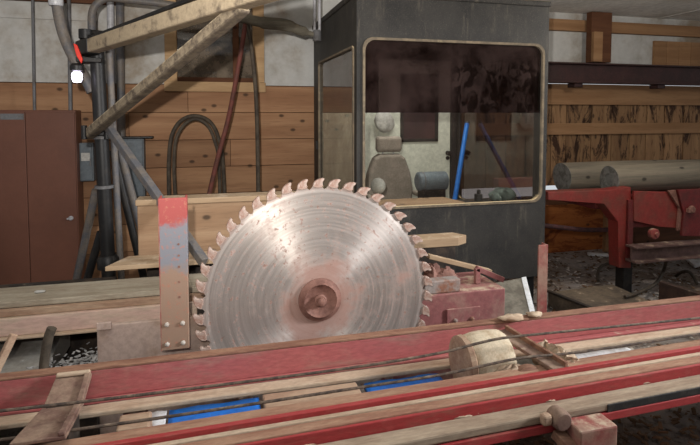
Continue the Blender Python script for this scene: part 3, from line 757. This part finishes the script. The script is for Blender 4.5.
# under trough: sheet-metal pan, hose, bar
pn = MB().hexa([(-2.6,2.78,.30),(hx0-.28,2.78,.34),(hx0-.28,3.6,.34),(-2.6,3.6,.30),(-2.6,2.78,.32),(hx0-.28,2.78,.36),(hx0-.28,3.6,.52),(-2.6,3.6,.50)])
tag(pn.build('metal_pan', paint('pan',(164,160,152),(132,124,114),.45,.2,.6,4), bevel=.004), 'sloping grey sheet metal pan under the dusty trough', 'pan')
tag(MB().tube([P(a,b_,Y=2.95) for a,b_ in ((52,328),(49,336),(46,350),(44,366),(43,390),(43,420))], .024, 12, 5).build('hose', M['hose_black']), 'short black hose hanging below the dusty trough at left', 'hose')
tag(MB().bar(P(14,334,Y=2.98), P(-14,392,Y=2.9), .03, .035).build('stay_bar', M['sand_brown'], bevel=.005), 'slanting tan bar under the trough at the left edge', 'bar')

# lumber behind the saw
rb = thing('roller_bed', 'low dark steel bed under the sawn timber behind the saw', 'roller bed', (0,4.0,0))
MB().box(PX(146,240,3.8), PX(345,250,4.0), 3.80, 4.02, .10, .80).build('frame', M['dark_gap'], rb, bevel=.006)
for x in (-.6, .1, .8): MB().box(x,x+.1,3.85,3.95,0,.10).build('foot', M['dark_gap'], rb)
xa_, xb_ = PX(138,228,3.86), PX(345,228,3.86)
za, ze = .805, PZ(165,199,3.84)
cn = thing('timber_cant', 'thick pale sawn timber standing on edge behind the saw', 'timber', ((xa_+xb_)/2,4.0,za))
MB().box(xa_, xb_, 3.84, 4.0, za, ze-.04).build('beam', M['fresh'], cn, bevel=.006)
MB().box(xa_-.01, xb_, 3.825, 4.01, ze-.039, ze).build('cap_board', M['fresh_dusty'], cn, bevel=.005)
a = P(106,274,Y=3.52)
bd = MB().prism([(PX(105,272,3.56),3.56),(PX(240,272,3.56),3.56),(PX(240,272,3.82),3.79),(PX(128,263,3.79),3.79)], .812, .842, 'xy')
tag(bd.build('plank', M['fresh_dusty'], bevel=.004), 'tan plank with slanted end lying behind the grey trough board', 'plank', 'loose planks')
zz = .80
bd = MB().prism([(PX(300,255,3.62),3.62),(PX(470,248,3.62)-.10,3.62),(PX(470,246,3.62),3.68),(PX(452,240,3.8),3.795),(PX(300,240,3.8),3.795)], .80, .865, 'xy')
tag(bd.build('plank', M['fresh_dusty'], bevel=.004), 'tan board with pointed end sticking out right of the saw', 'plank', 'loose planks')
tag(MB().box(PX(330,255,3.64), PX(455,255,3.64), 3.63, 3.77, 0, .798).build('support_block', M['dark_gap'], bevel=.006), 'dark steel block holding the pointed board behind the saw', 'support')

# white edged panel + red post at right
q = [P(486,286,Y=3.95), P(523,279,Y=3.72), P(537,321,Y=3.32), P(490,330,Y=3.6)]
pn = thing('leaning_panel', 'grey panel with bright white edge leaning below the cab', 'panel', (q[2].x,3.4,0))
tl, tr, br_ = P(484,287,Y=3.75), P(521,280,Y=3.75), P(531,322,Y=3.30)
bl = tl + (br_-tr); nrm = (tr-tl).cross(br_-tr).normalized()
k = tr.z/(tr.z-br_.z); br_ = tr + (br_-tr)*k*.99; bl = tl+(br_-tr)
th = nrm*.02
MB().hexa([bl-th,br_-th,br_+th,bl+th,tl-th,tr-th,tr+th,tl+th]).build('board', M['panel_grey'], pn)
ed = (tr-tl).normalized()*.045
MB().hexa([br_-th*1.3,br_+ed-th*1.3,br_+ed+th*1.3,br_+th*1.3,tr-th*1.3,tr+ed-th*1.3,tr+ed+th*1.3,tr+th*1.3]).build('edge', M['white_sheet'], pn, bevel=.003)
yy = 2.95; xa_, xb_ = PX(538,280,yy), PX(547.5,280,yy)
tag(MB().prism([(xa_,yy),(xb_,yy),(xb_,yy+.06),(xb_-.01,yy+.06),(xb_-.01,yy+.01),(xa_,yy+.01)], 0, PZ(542,245,yy), 'xy').build('red_stake', M['red_dull'], bevel=.003), 'short upright red angle iron below the right corner of the cab', 'post')

# ================================================================== FOREGROUND TRACKS
XL, XR = -2.6, 5.2
ta = thing('rear_track', 'long red channel beam running right across in front of the saw', 'track beam', (1.3,2.5,0))
MB().box(XL, XR, 2.60, 2.66, .645, .657).build('top_flange', M['brown_flange'], ta, bevel=.003)
MB().box(XL, XR, 2.602, 2.615, .515, .644).build('web', M['red_beam'], ta, bevel=.003)
MB().box(XL, XR, 2.57, 2.66, .500, .514).build('bottom_flange', M['red_beam'], ta, bevel=.003)
MB().box(XL, XR, 2.49, 2.568, .480, .503).build('sand_ledge', M['sand'], ta, bevel=.006)
for x in (-2.2, -.4, 1.4, 3.2, 4.8): MB().box(x, x+.10, 2.50, 2.60, .03, .469).build('leg', M['red_dull'], ta, bevel=.004)
MB().box(XL, XR, 2.11, 2.485, .36, .375).build('tray', M['dark_gap'], ta)
dzA = P(350,339,Y=2.6).z - .657; ta.location.z += dzA

ROT = math.radians(1.6)
tb_ = thing('front_track', 'red and sawdust caked double rail crossing the bottom of the view', 'track beam', (1.7,1.9,0))
tb_['_o'] = (1.7,1.9,0)
MB().box(-2.9, 5.2, 1.995, 2.02, .60, .682).build('rail_lip', M['red_track'], tb_, bevel=.003)
MB().box(-2.9, 5.2, 2.022, 2.19, .58, .618).build('back_ledge', M['rusty_sand'], tb_, bevel=.006)
MB().box(-2.9, 5.2, 1.970, 1.994, .60, .664).build('sand_groove', M['sand'], tb_, bevel=.004)
MB().box(-2.9, 5.2, 1.918, 1.969, .60, .660).build('rusty_strip', M['rusty_sand'], tb_, bevel=.004)
MB().box(-2.9, 5.2, 1.903, 1.917, .58, .655).build('red_rail', M['red_track'], tb_, bevel=.004)
MB().box(-2.9, 5.2, 1.818, 1.902, .575, .612).build('dust_board', M['sand_grey'], tb_, bevel=.008)
xk = 1.62
MB().box(xk, 5.2, 1.814, 1.85, .572, .606).box(-2.9, xk, 1.826, 1.85, .565, .59).build('rubber_strip', M['black_rubber'], tb_, bevel=.003)
MB().box(-2.9, 5.2, 1.812, 1.86, .536, .571).build('lower_rail', M['red_track'], tb_, bevel=.003)
for x in (-2.4, -.6, 3.2, 4.8): MB().box(x, x+.10, 1.88, 1.98, .025, .57).build('leg', M['red_dull'], tb_, bevel=.004)
tb_.rotation_euler = (0,0,ROT)
dzB = P(600,364,Y=2.0).z - .682; tb_.location.z += dzB

# cable ropes
for pts_, Y_, lab in (([(-60,420),(0,411),(46,406),(180,390),(350,368),(440,353),(475,344),(503,338),(540,334),(580,330),(700,318),(760,312)],2.19,'upper wire rope lying along the rear red channel'),
                      ([(-60,446),(0,440),(95,427),(200,412),(350,389),(440,375),(500,362),(529,357),(580,352),(700,334),(760,326)],2.18,'lower wire rope between the two red tracks')):
    tag(MB().tube([P(a,b_,Y=Y_) for a,b_ in pts_], .0065, 8, 4).build('wire_rope', M['wire']), lab, 'rope', 'wire ropes')

# cable drum under the ropes
dc = (PX(480,360,2.32), 2.345, .485)
dr_ = thing('cable_drum', 'sawdust covered round drum between the red tracks right of the saw', 'drum', (dc[0],dc[1],.37))
M['drum_sand'] = paint('drum_sand', (206,190,164), (180,158,130), .42, 0, .95, 14)
x0 = PX(460,352,2.34); DY = 2.345; DZ = P(497,331,Y=2.345).z - .145
MB().lathe([(.11,0),(.134,.005),(.137,.03),(.125,.04)], (x0,DY,DZ), 'x', 40).build('flange', M['sand_brown'], dr_)
MB().lathe([(.11,0),(.126,.0),(.136,.02),(.142,.05),(.145,.10),(.145,.15),(.141,.19),(.13,.205)], (x0+.041,DY,DZ), 'x', 40).build('barrel', M['drum_sand'], dr_)
q = P(527,386,Y=2.16)
MB().lathe([(.088,0),(.10,.006),(.10,.04),(.088,.046)], (q.x,2.14,q.z), 'y', 36).build('end_disc', M['brown_flange'], dr_)
# dark cross bar over the drum, running from rear to front track
a = P(501,331,Y=2.56); e = P(561,369,Y=2.09)
cb_ = thing('cross_bar', 'dark rusty bar crossing over the drum from rear to front track', 'bar', (a.x,2.3,.66))
MB().bar(a, e,.10,.018).build('bar', M['plate_rust'], cb_, bevel=.004)
MB().bar(a+Vector((.03,0,.018)), e+Vector((.03,0,.018)),.018,.026).build('rib', M['brown_flange'], cb_, bevel=.003)
# left cross plate
a = P(82,378,Y=2.56)
cp = thing('cross_plate', 'rusty dust edged plate bridging the two red tracks at left', 'plate', (a.x-.0,2.3,.6))
xA = PX(75,378,2.60); 
zA = P(75,377,Y=2.56).z; zB = P(66,404,Y=2.40).z; zC = P(56,437,Y=2.06).z
for (y0,za,y1,zb,nm) in ((2.40,zB,2.585,zA,'upper_plate'),(2.06,zC,2.399,zB,'lower_plate')):
    w0, w1 = (.078,.075) if nm == 'upper_plate' else (.092,.078)
    MB().hexa([(xA-w0,y0,za-.016),(xA+w0,y0,za-.016),(xA+w1,y1,zb-.016),(xA-w1,y1,zb-.016),(xA-w0,y0,za),(xA+w0,y0,za),(xA+w1,y1,zb),(xA-w1,y1,zb)]).build(nm, M['plate_rust'], cp, bevel=.004)
    MB().bar((xA+w0-.015,y0,za+.008),(xA+w1-.015,y1,zb+.008),.026,.016).build('edge_rib', M['plate_rust'], cp, bevel=.005)
MB().bar((xA-.07,2.575,zA+.01),(xA+.07,2.575,zA+.01),.022,.018).build('end_rib', M['sand'], cp, bevel=.006)
MB().box(xA-.06, xA+.06, 2.13, 2.40, .376, .58).build('support', M['dark_gap'], cp)
# small rusty blocks between tracks
q = P(133,416,Y=2.3)
tag(MB().box(q.x-.06,q.x+.07,2.24,2.36,.377,.52).build('wood_block', M['sand_brown'], bevel=.01), 'dusty block between the red tracks right of the cross plate', 'block', 'blocks between the tracks')
q = P(300,391,Y=2.3)
# blue and white sheets lying in the tray
def sheet(px0, px1, z, y0, y1, mat, label, nm, seed):
    x0, x1 = PX(px0,400,(y0+y1)/2), PX(px1,385,(y0+y1)/2)
    rnd = random.Random(seed); nx, ny = 16, 5; vs = []; fs = []
    for j in range(ny+1):
        for i in range(nx+1):
            vs.append((x0+(x1-x0)*i/nx, y0+(y1-y0)*j/ny, z+.004*math.sin(i*.7+seed)*math.cos(j*.8)+rnd.uniform(-.001,.001)))
    for j in range(ny):
        for i in range(nx):
            p = j*(nx+1)+i; fs.append((p,p+1,p+nx+2,p+nx+1))
    o = MB().add(vs, fs, True).build(nm, M[mat])
    md = o.modifiers.new('thickness','SOLIDIFY'); md.thickness = .03; md.offset = -1
    return tag(o, label, 'tarp')
sheet(166, 262, .45, 2.13, 2.47, 'tarp', 'folded blue plastic sheet under the tracks left of centre', 'plastic_sheet', 1)
sheet(374, 452, .45, 2.13, 2.47, 'tarp', 'blue plastic sheet under the tracks just left of the drum', 'plastic_sheet', 2)
sheet(130, 163, .45, 2.13, 2.47, 'white_sheet', 'white sheet end touching the left blue plastic sheet', 'plastic_sheet', 3)
sheet(572, 650, .45, 2.13, 2.47, 'white_sheet', 'white sheet under the tracks right of the drum', 'plastic_sheet', 4)
# rough plank between tracks centre
x0, x1 = PX(268,400,2.2), PX(372,390,2.2)
tag(MB().box(x0,x1,2.13,2.47,.377,.465).build('wood_block', M['sand_brown'], bevel=.008), 'long dusty block between the two blue plastic sheets', 'block', 'blocks between the tracks')

# lower right: bolt end, red block, tan brace
q = P(560,419,Y=1.78)
bo = thing('pivot_pin', 'round dusty pin end on the front of the front track', 'pin', q)
MB().lathe([(.038,.03),(.042,0),(.040,-.03),(.033,-.038),(.0,-.04)], (q.x,1.79,q.z), 'y', 20).build('pin', M['plate_rust'], bo)
MB().box(q.x-.085,q.x-.044,1.765,1.80,q.z-.015,q.z+.03).build('lug', M['sand_brown'], bo, bevel=.01)
rx0, rx1 = PX(577,430,1.72), PX(604,430,1.72)
tag(MB().box(rx0, rx1+.05, 1.70, 1.80, .0, PZ(590,427,1.72)).build('red_pedestal', M['red_dull'], bevel=.008), 'red painted block under the front track at bottom right', 'block')
tag(MB().bar(P(556,432,Y=1.80), P(600,480,Y=1.6), .05, .04).build('stay_bar', M['brown_flange'], bevel=.004), 'rusty slanting bar below the round pin at the bottom', 'bar')

# ================================================================== LOG DECK (right)
YD = 4.30
ld = thing('log_deck', 'red steel log deck frame carrying two logs at right', 'log deck', (4.2,4.5,0))
# arched end frame: column with sloping haunch and top arm
pA = [P(548,192,Y=YD),P(612,190,Y=YD),P(631,187,Y=YD),P(631,268,Y=YD),P(619,268,Y=YD),P(618,222,Y=YD),P(604,204,Y=YD),P(548,200,Y=YD)]
MB().prism([(p.x,p.z) for p in pA], YD, YD+.14).build('end_frame', M['red_deck'], ld, bevel=.006)
a = P(629,263,Y=YD)
MB().box(a.x-.055,a.x+.055,YD+.01,YD+.12,0,a.z).build('foot', M['black_steel'], ld, bevel=.006)
b = MB(); 
MB().box(P(626.5,200,Y=YD).x, P(631,200,Y=YD).x+.01, YD-.03, YD-.002, P(620,262,Y=YD).z, P(620,200,Y=YD).z).build('column_flange', M['red_dark'], ld, bevel=.004)
# deck beam: left top rail behind the cab, coloured paler to imitate daylight
zb = P(580,186,Y=YD+.2).z
MB().box(2.99, 3.58, 5.0, 5.12, zb-.07, zb+.03).build('cross_rail', paint('daylit_red',(200,138,124),(176,110,98),.45,.2,.7,7), ld, bevel=.006)
MB().box(3.05, 3.05+.1, 5.02, 5.10, 0, zb-.07).build('rail_leg', M['red_dark'], ld)
zl = P(562,178,Y=4.98).z-.172
for x in (3.9, 5.9): MB().box(x, x+.14, 4.62, 5.25, zl-.12, zl).build('skid', M['red_dark'], ld, bevel=.005)
# gussets and side plates
pg = [P(x,y,Y=YD-.04) for x,y in ((634,191),(668,192),(676,199),(681,210),(679,228),(660,227),(634,221))]
MB().prism([(p.x,p.z) for p in pg], YD-.04, YD-.015).build('side_plate', M['red_deck'], ld, bevel=.004)
pg = [P(x,y,Y=YD-.10) for x,y in ((678,190),(720,188),(720,237),(682,236),(684,214))]
MB().prism([(p.x,p.z) for p in pg], YD-.10, YD-.07).build('side_plate', M['red_dark'], ld, bevel=.004)
pg = [P(x,y,Y=YD-.075) for x,y in ((669,191),(676,190),(686,205),(685,229),(678,231),(680,208))]
MB().prism([(p.x,p.z) for p in pg], YD-.069, YD-.045).build('edge_strap', M['rust'], ld, bevel=.003)
MB().box(P(632,200,Y=YD).x+.021, 6.6, YD+.0, YD+.3, P(660,226,Y=YD).z, P(609,179,Y=4.52).z-.155).build('deck_web', M['red_dark'], ld, bevel=.006)
q = P(655,234,Y=YD-.05); MB().lathe([(.02,.02),(.05,.015),(.055,0),(.055,-.03),(.048,-.04),(.02,-.045),(.018,-.06),(0,-.06)], (q.x,YD-.02,q.z), 'y', 22).build('roller', M['red_dull'], ld)
q = P(690,209,Y=YD-.1); MB().lathe([(.03,.0),(.04,-.02),(.03,-.04),(0,-.045)], (q.x,YD-.10,q.z), 'y', 16).box(q.x-.05,q.x+.03,YD-.135,YD-.101,q.z-.03,q.z+.01).build('latch', M['rust'], ld)
# horizontal grey beam
zc0, zc1 = P(640,261,Y=YD-.1).z, P(640,245,Y=YD-.1).z
xh0 = P(630,250,Y=YD-.1).x
prof = [(YD-.18,zc0),(YD-.04,zc0),(YD-.04,zc0+.02),(YD-.10,zc0+.02),(YD-.10,zc1-.02),(YD-.04,zc1-.02),(YD-.04,zc1),(YD-.18,zc1),(YD-.18,zc1-.02),(YD-.12,zc1-.02),(YD-.12,zc0+.02),(YD-.18,zc0+.02)]
MB().prism(prof, xh0, 6.6, 'yz').build('low_beam', paint('low_beam',(104,80,74),(84,62,56),.5,.4,.7,6), ld, bevel=.003)
MB().box(6.3,6.4,YD-.15,YD+.1,0,zc0).build('foot', M['black_steel'], ld)
# rod to the left
rp = [P(a,b_,Y=4.9) for a,b_ in ((520,224),(548,226),(580,229.5),(600,230),(618,229))]
tag(MB().tube(rp, .026, 10, 5).build('chain_rod', paint('rod',(96,64,66),(70,50,50),.5,.1,.7,20)), 'dark reddish rod hanging level under the log deck', 'rod')

# logs
def log(px, py, Y, r, length, label, hollow, seed, dz=0):
    c = P(px, py, Y=Y); rnd = random.Random(seed)
    lg = thing('log', label, 'log', (c.x+length/2, Y, c.z), 'logs on the deck')
    n, m = 24, 14; vs = []; ph = [rnd.uniform(0,6.28) for _ in range(5)]
    for i in range(m+1):
        u = i/m
        for k in range(n):
            a = 2*math.pi*k/n
            rr = r*(1+.04*math.sin(2*a+ph[0]+u)+.03*math.sin(3*a+ph[1]+4*u)+.03*math.sin(6*u+ph[2]))
            vs.append((c.x+u*length, Y+rr*math.cos(a), c.z+rr*math.sin(a)+.015*math.sin(3*u+ph[3])))
    fs = [(i*n+k,i*n+(k+1)%n,(i+1)*n+(k+1)%n,(i+1)*n+k) for i in range(m) for k in range(n)]
    MB().add(vs, fs, True).build('trunk', M['log'], lg)
    for sgn, i0 in ((-1,0),(1,m)):
        ring = [Vector(v) for v in vs[i0*n:(i0+1)*n]]; cc = sum(ring, Vector())/n
        e = MB()
        ev = [v+Vector((sgn*.004,0,0)) for v in ring]+[cc+(v-cc)*.45+Vector((sgn*.008,0,0)) for v in ring]+[cc+(v-cc)*.35+Vector((sgn*(-.02 if hollow else .009),0,0)) for v in ring]
        ef = []
        for w in range(2):
            for k in range(n): ef.append((w*n+k, w*n+(k+1)%n, (w+1)*n+(k+1)%n, (w+1)*n+k))
        ef.append(tuple(2*n+k for k in range(n)))
        ev += [v+Vector((-sgn*.01,0,0)) for v in ring]
        for k in range(n): ef.append((k,(k+1)%n,3*n+(k+1)%n,3*n+k))
        ef.append(tuple(3*n+k for k in range(n)))
        e.add(ev, ef).build('cut_end', M['log_end'], lg)
    return lg
log(562,178,4.98,.158,3.0,'grey debarked log lying further back beside the cab',False,2)
log(609,179,4.52,.142,3.2,'grey debarked log in front, running out of the right edge',True,5)
# plywood sheet against the low wall
a, e = P(547,205,Y=5.9), P(611,250,Y=5.9)
tag(MB().box(2.98, e.x+.1, 5.86, 5.885, .0, a.z).build('plywood_sheet', M['plywood'], bevel=.003), 'orange brown plywood sheet standing against the wall under the logs', 'plywood')
tag(MB().box(P(606,230,Y=5.7).x, P(611,230,Y=5.7).x+.02, 5.70,5.76,0,P(608,205,Y=5.7).z).build('stud', M['rail_wood'], bevel=.004), 'pale upright stud at the end of the plywood sheet', 'stud')
# floor things
pad = thing('floor_pad', 'low dusty steel pad on the littered floor right of the cab', 'pad', (3.3,3.7,0))
g = [P(551,291,Z=.16),P(628,287,Z=.16),P(700,292,Z=.16)]
p0 = P(548,292,Z=.15); p1 = P(600,313,Z=.15); p2 = P(655,303,Z=.15); p3 = P(612,284,Z=.15)
q4 = [p0,p1,p2,p3]
MB().hexa([(p.x,p.y,0) for p in q4]+[(p.x,p.y,.15) for p in q4]).build('slab', M['pad'], pad, bevel=.006)
MB().bar((p0.x,p0.y,.16),(p1.x,p1.y,.16),.04,.02).build('edge_iron', M['dark_gap'], pad, bevel=.003)
p0 = P(661,281,Z=.22); p1 = P(720,299,Z=.22)
tag(MB().bar((p0.x,p0.y,.11),(p1.x,p1.y,.11),.06,.218).build('steel_curb', paint('curb',(84,62,52),(64,50,44),.5,.3,.8,6), bevel=.005), 'dark rusty curb on the floor at the right edge', 'curb')
p0 = P(652,268,Z=.02)
tag(MB().bar(P(690,263,Z=.03), P(760,268,Z=.03), .30, .03).build('floor_sheet', M['white_sheet'], bevel=.003), 'pale sheet lying on the floor at far right', 'sheet')
tag(MB().bar(P(588,254,Z=.03), P(608,255,Z=.03), .07, .03).build('stick', M['white_sheet'], bevel=.003), 'thin pale stick on the floor in front of the plywood', 'stick')
for pts_, lab in (([(598,281,.02),(598,272,.08),(602,266,.1),(612,263,.05),(622,262,.04),(640,262,.03)],'black hose arching on the floor left of the deck column'),
                  ([(625,297,.17),(640,292,.17),(655,284,.1),(663,272,.15),(666,262,.3)],'black hose trailing past the foot of the deck column'),
                  ([(676,276,.02),(682,272,.12),(689,272,.14),(694,278,.06),(697,284,.02)],'black hose looping up near the right edge')):
    tag(MB().tube([P(a,b_,Z=z_) for a,b_,z_ in pts_], .016, 10, 6).build('hose', M['hose_black']), lab, 'hose', 'hoses on the floor')

# chips and litter (uncountable)
rnd = random.Random(11)
def litter(nm, lab, mat, count, region, size):
    b = MB()
    for _ in range(count):
        x, y, z = region(rnd)
        l_, w_ = rnd.uniform(*size), rnd.uniform(.3,.6)
        a = rnd.uniform(0, math.pi); tl = rnd.uniform(-.5,.5)
        d = Vector((math.cos(a)*math.cos(tl), math.sin(a)*math.cos(tl), math.sin(tl)))
        c = Vector((x,y,z+.012+abs(d.z)*l_*.5)); b.bar(c-d*l_/2, c+d*l_/2, l_*w_, l_*.14)
    return tag(b.build(nm, mat), lab, 'debris', None, 'stuff')
litter('bark_chips', 'brown bark chips strewn over the floor at right', paint('bark',(120,92,68),(80,60,44),.5,0,.9,3), 1500, lambda r: (r.uniform(2.2,6.5), r.uniform(2.9,5.8), 0), (.012,.05))
litter('pale_chips', 'pale wood chips strewn over the floor at right', paint('palechip',(206,198,190), (170,160,150),.5,0,.9,3), 900, lambda r: (r.uniform(2.2,6.5), r.uniform(2.9,5.6), 0), (.012,.05))
litter('shavings', 'white grey shavings heaped under the trough at left', paint('shav',(190,188,186),(140,138,136),.5,0,.8,3), 420, lambda r: (PX(82,362,2.95)+r.gauss(0,.10), 3.02+r.gauss(0,.08), .44+r.uniform(0,.03)), (.01,.03))
litter('wood_crumbs', 'brown crumbs and bark on the ground at bottom right', paint('crumb',(150,116,88),(100,78,58),.5,0,.9,3), 1400, lambda r: (r.uniform(.8,3.2), r.uniform(1.2,2.5), 0), (.01,.05))
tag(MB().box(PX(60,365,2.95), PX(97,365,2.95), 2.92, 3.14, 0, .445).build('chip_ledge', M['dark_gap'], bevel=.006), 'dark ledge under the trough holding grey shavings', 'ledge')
# sawdust clumps
b = MB()
for i,(px,py,Y_,z_,sx,sy,sz) in enumerate(((512,332,2.6,.645,.075,.04,.016),(534,335,2.62,.640,.045,.03,.014),(512,366,2.19,.52,.10,.03,.07),(545,346,2.42,.49,.06,.06,.075),(556,352,2.34,.50,.06,.06,.07),(566,357,2.25,.5,.08,.07,.075),(572,362,2.18,.52,.09,.06,.06))):
    q = P(px,py,Y=Y_); b.blob((q.x,Y_,z_), sx, sy, sz, 18, 10, .2, i)
for i in range(26):
    x = rnd.uniform(-.6, 2.6); c = Matrix.Rotation(ROT,3,'Z') @ Vector((x-1.7, rnd.uniform(-.01,.006), 0)) + Vector((1.7,1.9,0))
    b.blob((c.x, c.y+.012, .612+dzB), rnd.uniform(.02,.07), .006, rnd.uniform(.003,.006), 12, 6, .3, i)
tag(b.build('sawdust_clumps', M['sand']), 'pale sawdust clumps lying on the red tracks and beside the drum', 'sawdust', None, 'stuff')

# ================================================================== LIGHT
w = bpy.data.worlds.new('world'); sc.world = w; w.use_nodes = True
bg = w.node_tree.nodes['Background']; bg.inputs[0].default_value = (.92,.96,1,1); bg.inputs[1].default_value = .6
fl = bpy.data.lights.new('camera_flash', 'SPOT'); fo = bpy.data.objects.new('camera_flash', fl); COL.objects.link(fo)
fl.energy = 640; fl.spot_size = math.radians(122); fl.spot_blend = 1.0; fl.shadow_soft_size = .03; fl.color = (1,.96,.91)
fo.location = (-.16, -.02, H+.27)
fo.rotation_euler = (math.pi/2 + math.radians(24), 0, -YAW-math.radians(-8))
for nm, loc, e in (('fill_light_right', (4.0,3.2,2.7), 55), ('fill_light_left', (-.6,1.8,2.9), 40)):  # unseen point lights added overhead as fill for ceiling and walls
    sh = bpy.data.lights.new(nm, 'POINT'); so = bpy.data.objects.new(nm, sh); COL.objects.link(so)
    sh.energy = e; sh.shadow_soft_size = .12; sh.color = (1,.94,.85); so.location = loc
dl = bpy.data.lights.new('saw_highlight_light', 'AREA'); do = bpy.data.objects.new('saw_highlight_light', dl); COL.objects.link(do)  # unseen area light added to give the blade its second highlight
dl.shape = 'RECTANGLE'; dl.size = 1.0; dl.size_y = 1.2; dl.energy = 45; dl.color = (.95,.97,1); dl.spread = math.radians(50)
do.location = (6.9, .5, 3.4)
do.rotation_euler = (Vector((.6,2.9,.9))-Vector(do.location)).to_track_quat('-Z','Y').to_euler()

cl_ = bpy.data.lights.new('cab_fill_light', 'AREA'); co = bpy.data.objects.new('cab_fill_light', cl_); COL.objects.link(co)  # added fill under the cab roof, brightens the seat and rear door
cl_.shape = 'RECTANGLE'; cl_.size = .8; cl_.size_y = .5; cl_.energy = 20; cl_.color = (1,.98,.92)
co.location = (2.0, 4.95, 2.70)

for o in bpy.data.objects:
    if '_o' in o: del o['_o']
sc.view_settings.view_transform = 'Standard'; sc.view_settings.look = 'None'
sc.view_settings.exposure = 0.12; sc.view_settings.gamma = 1.0; sc.view_settings.use_curve_mapping = False
try: sc.cycles.use_denoising = True
except Exception: pass
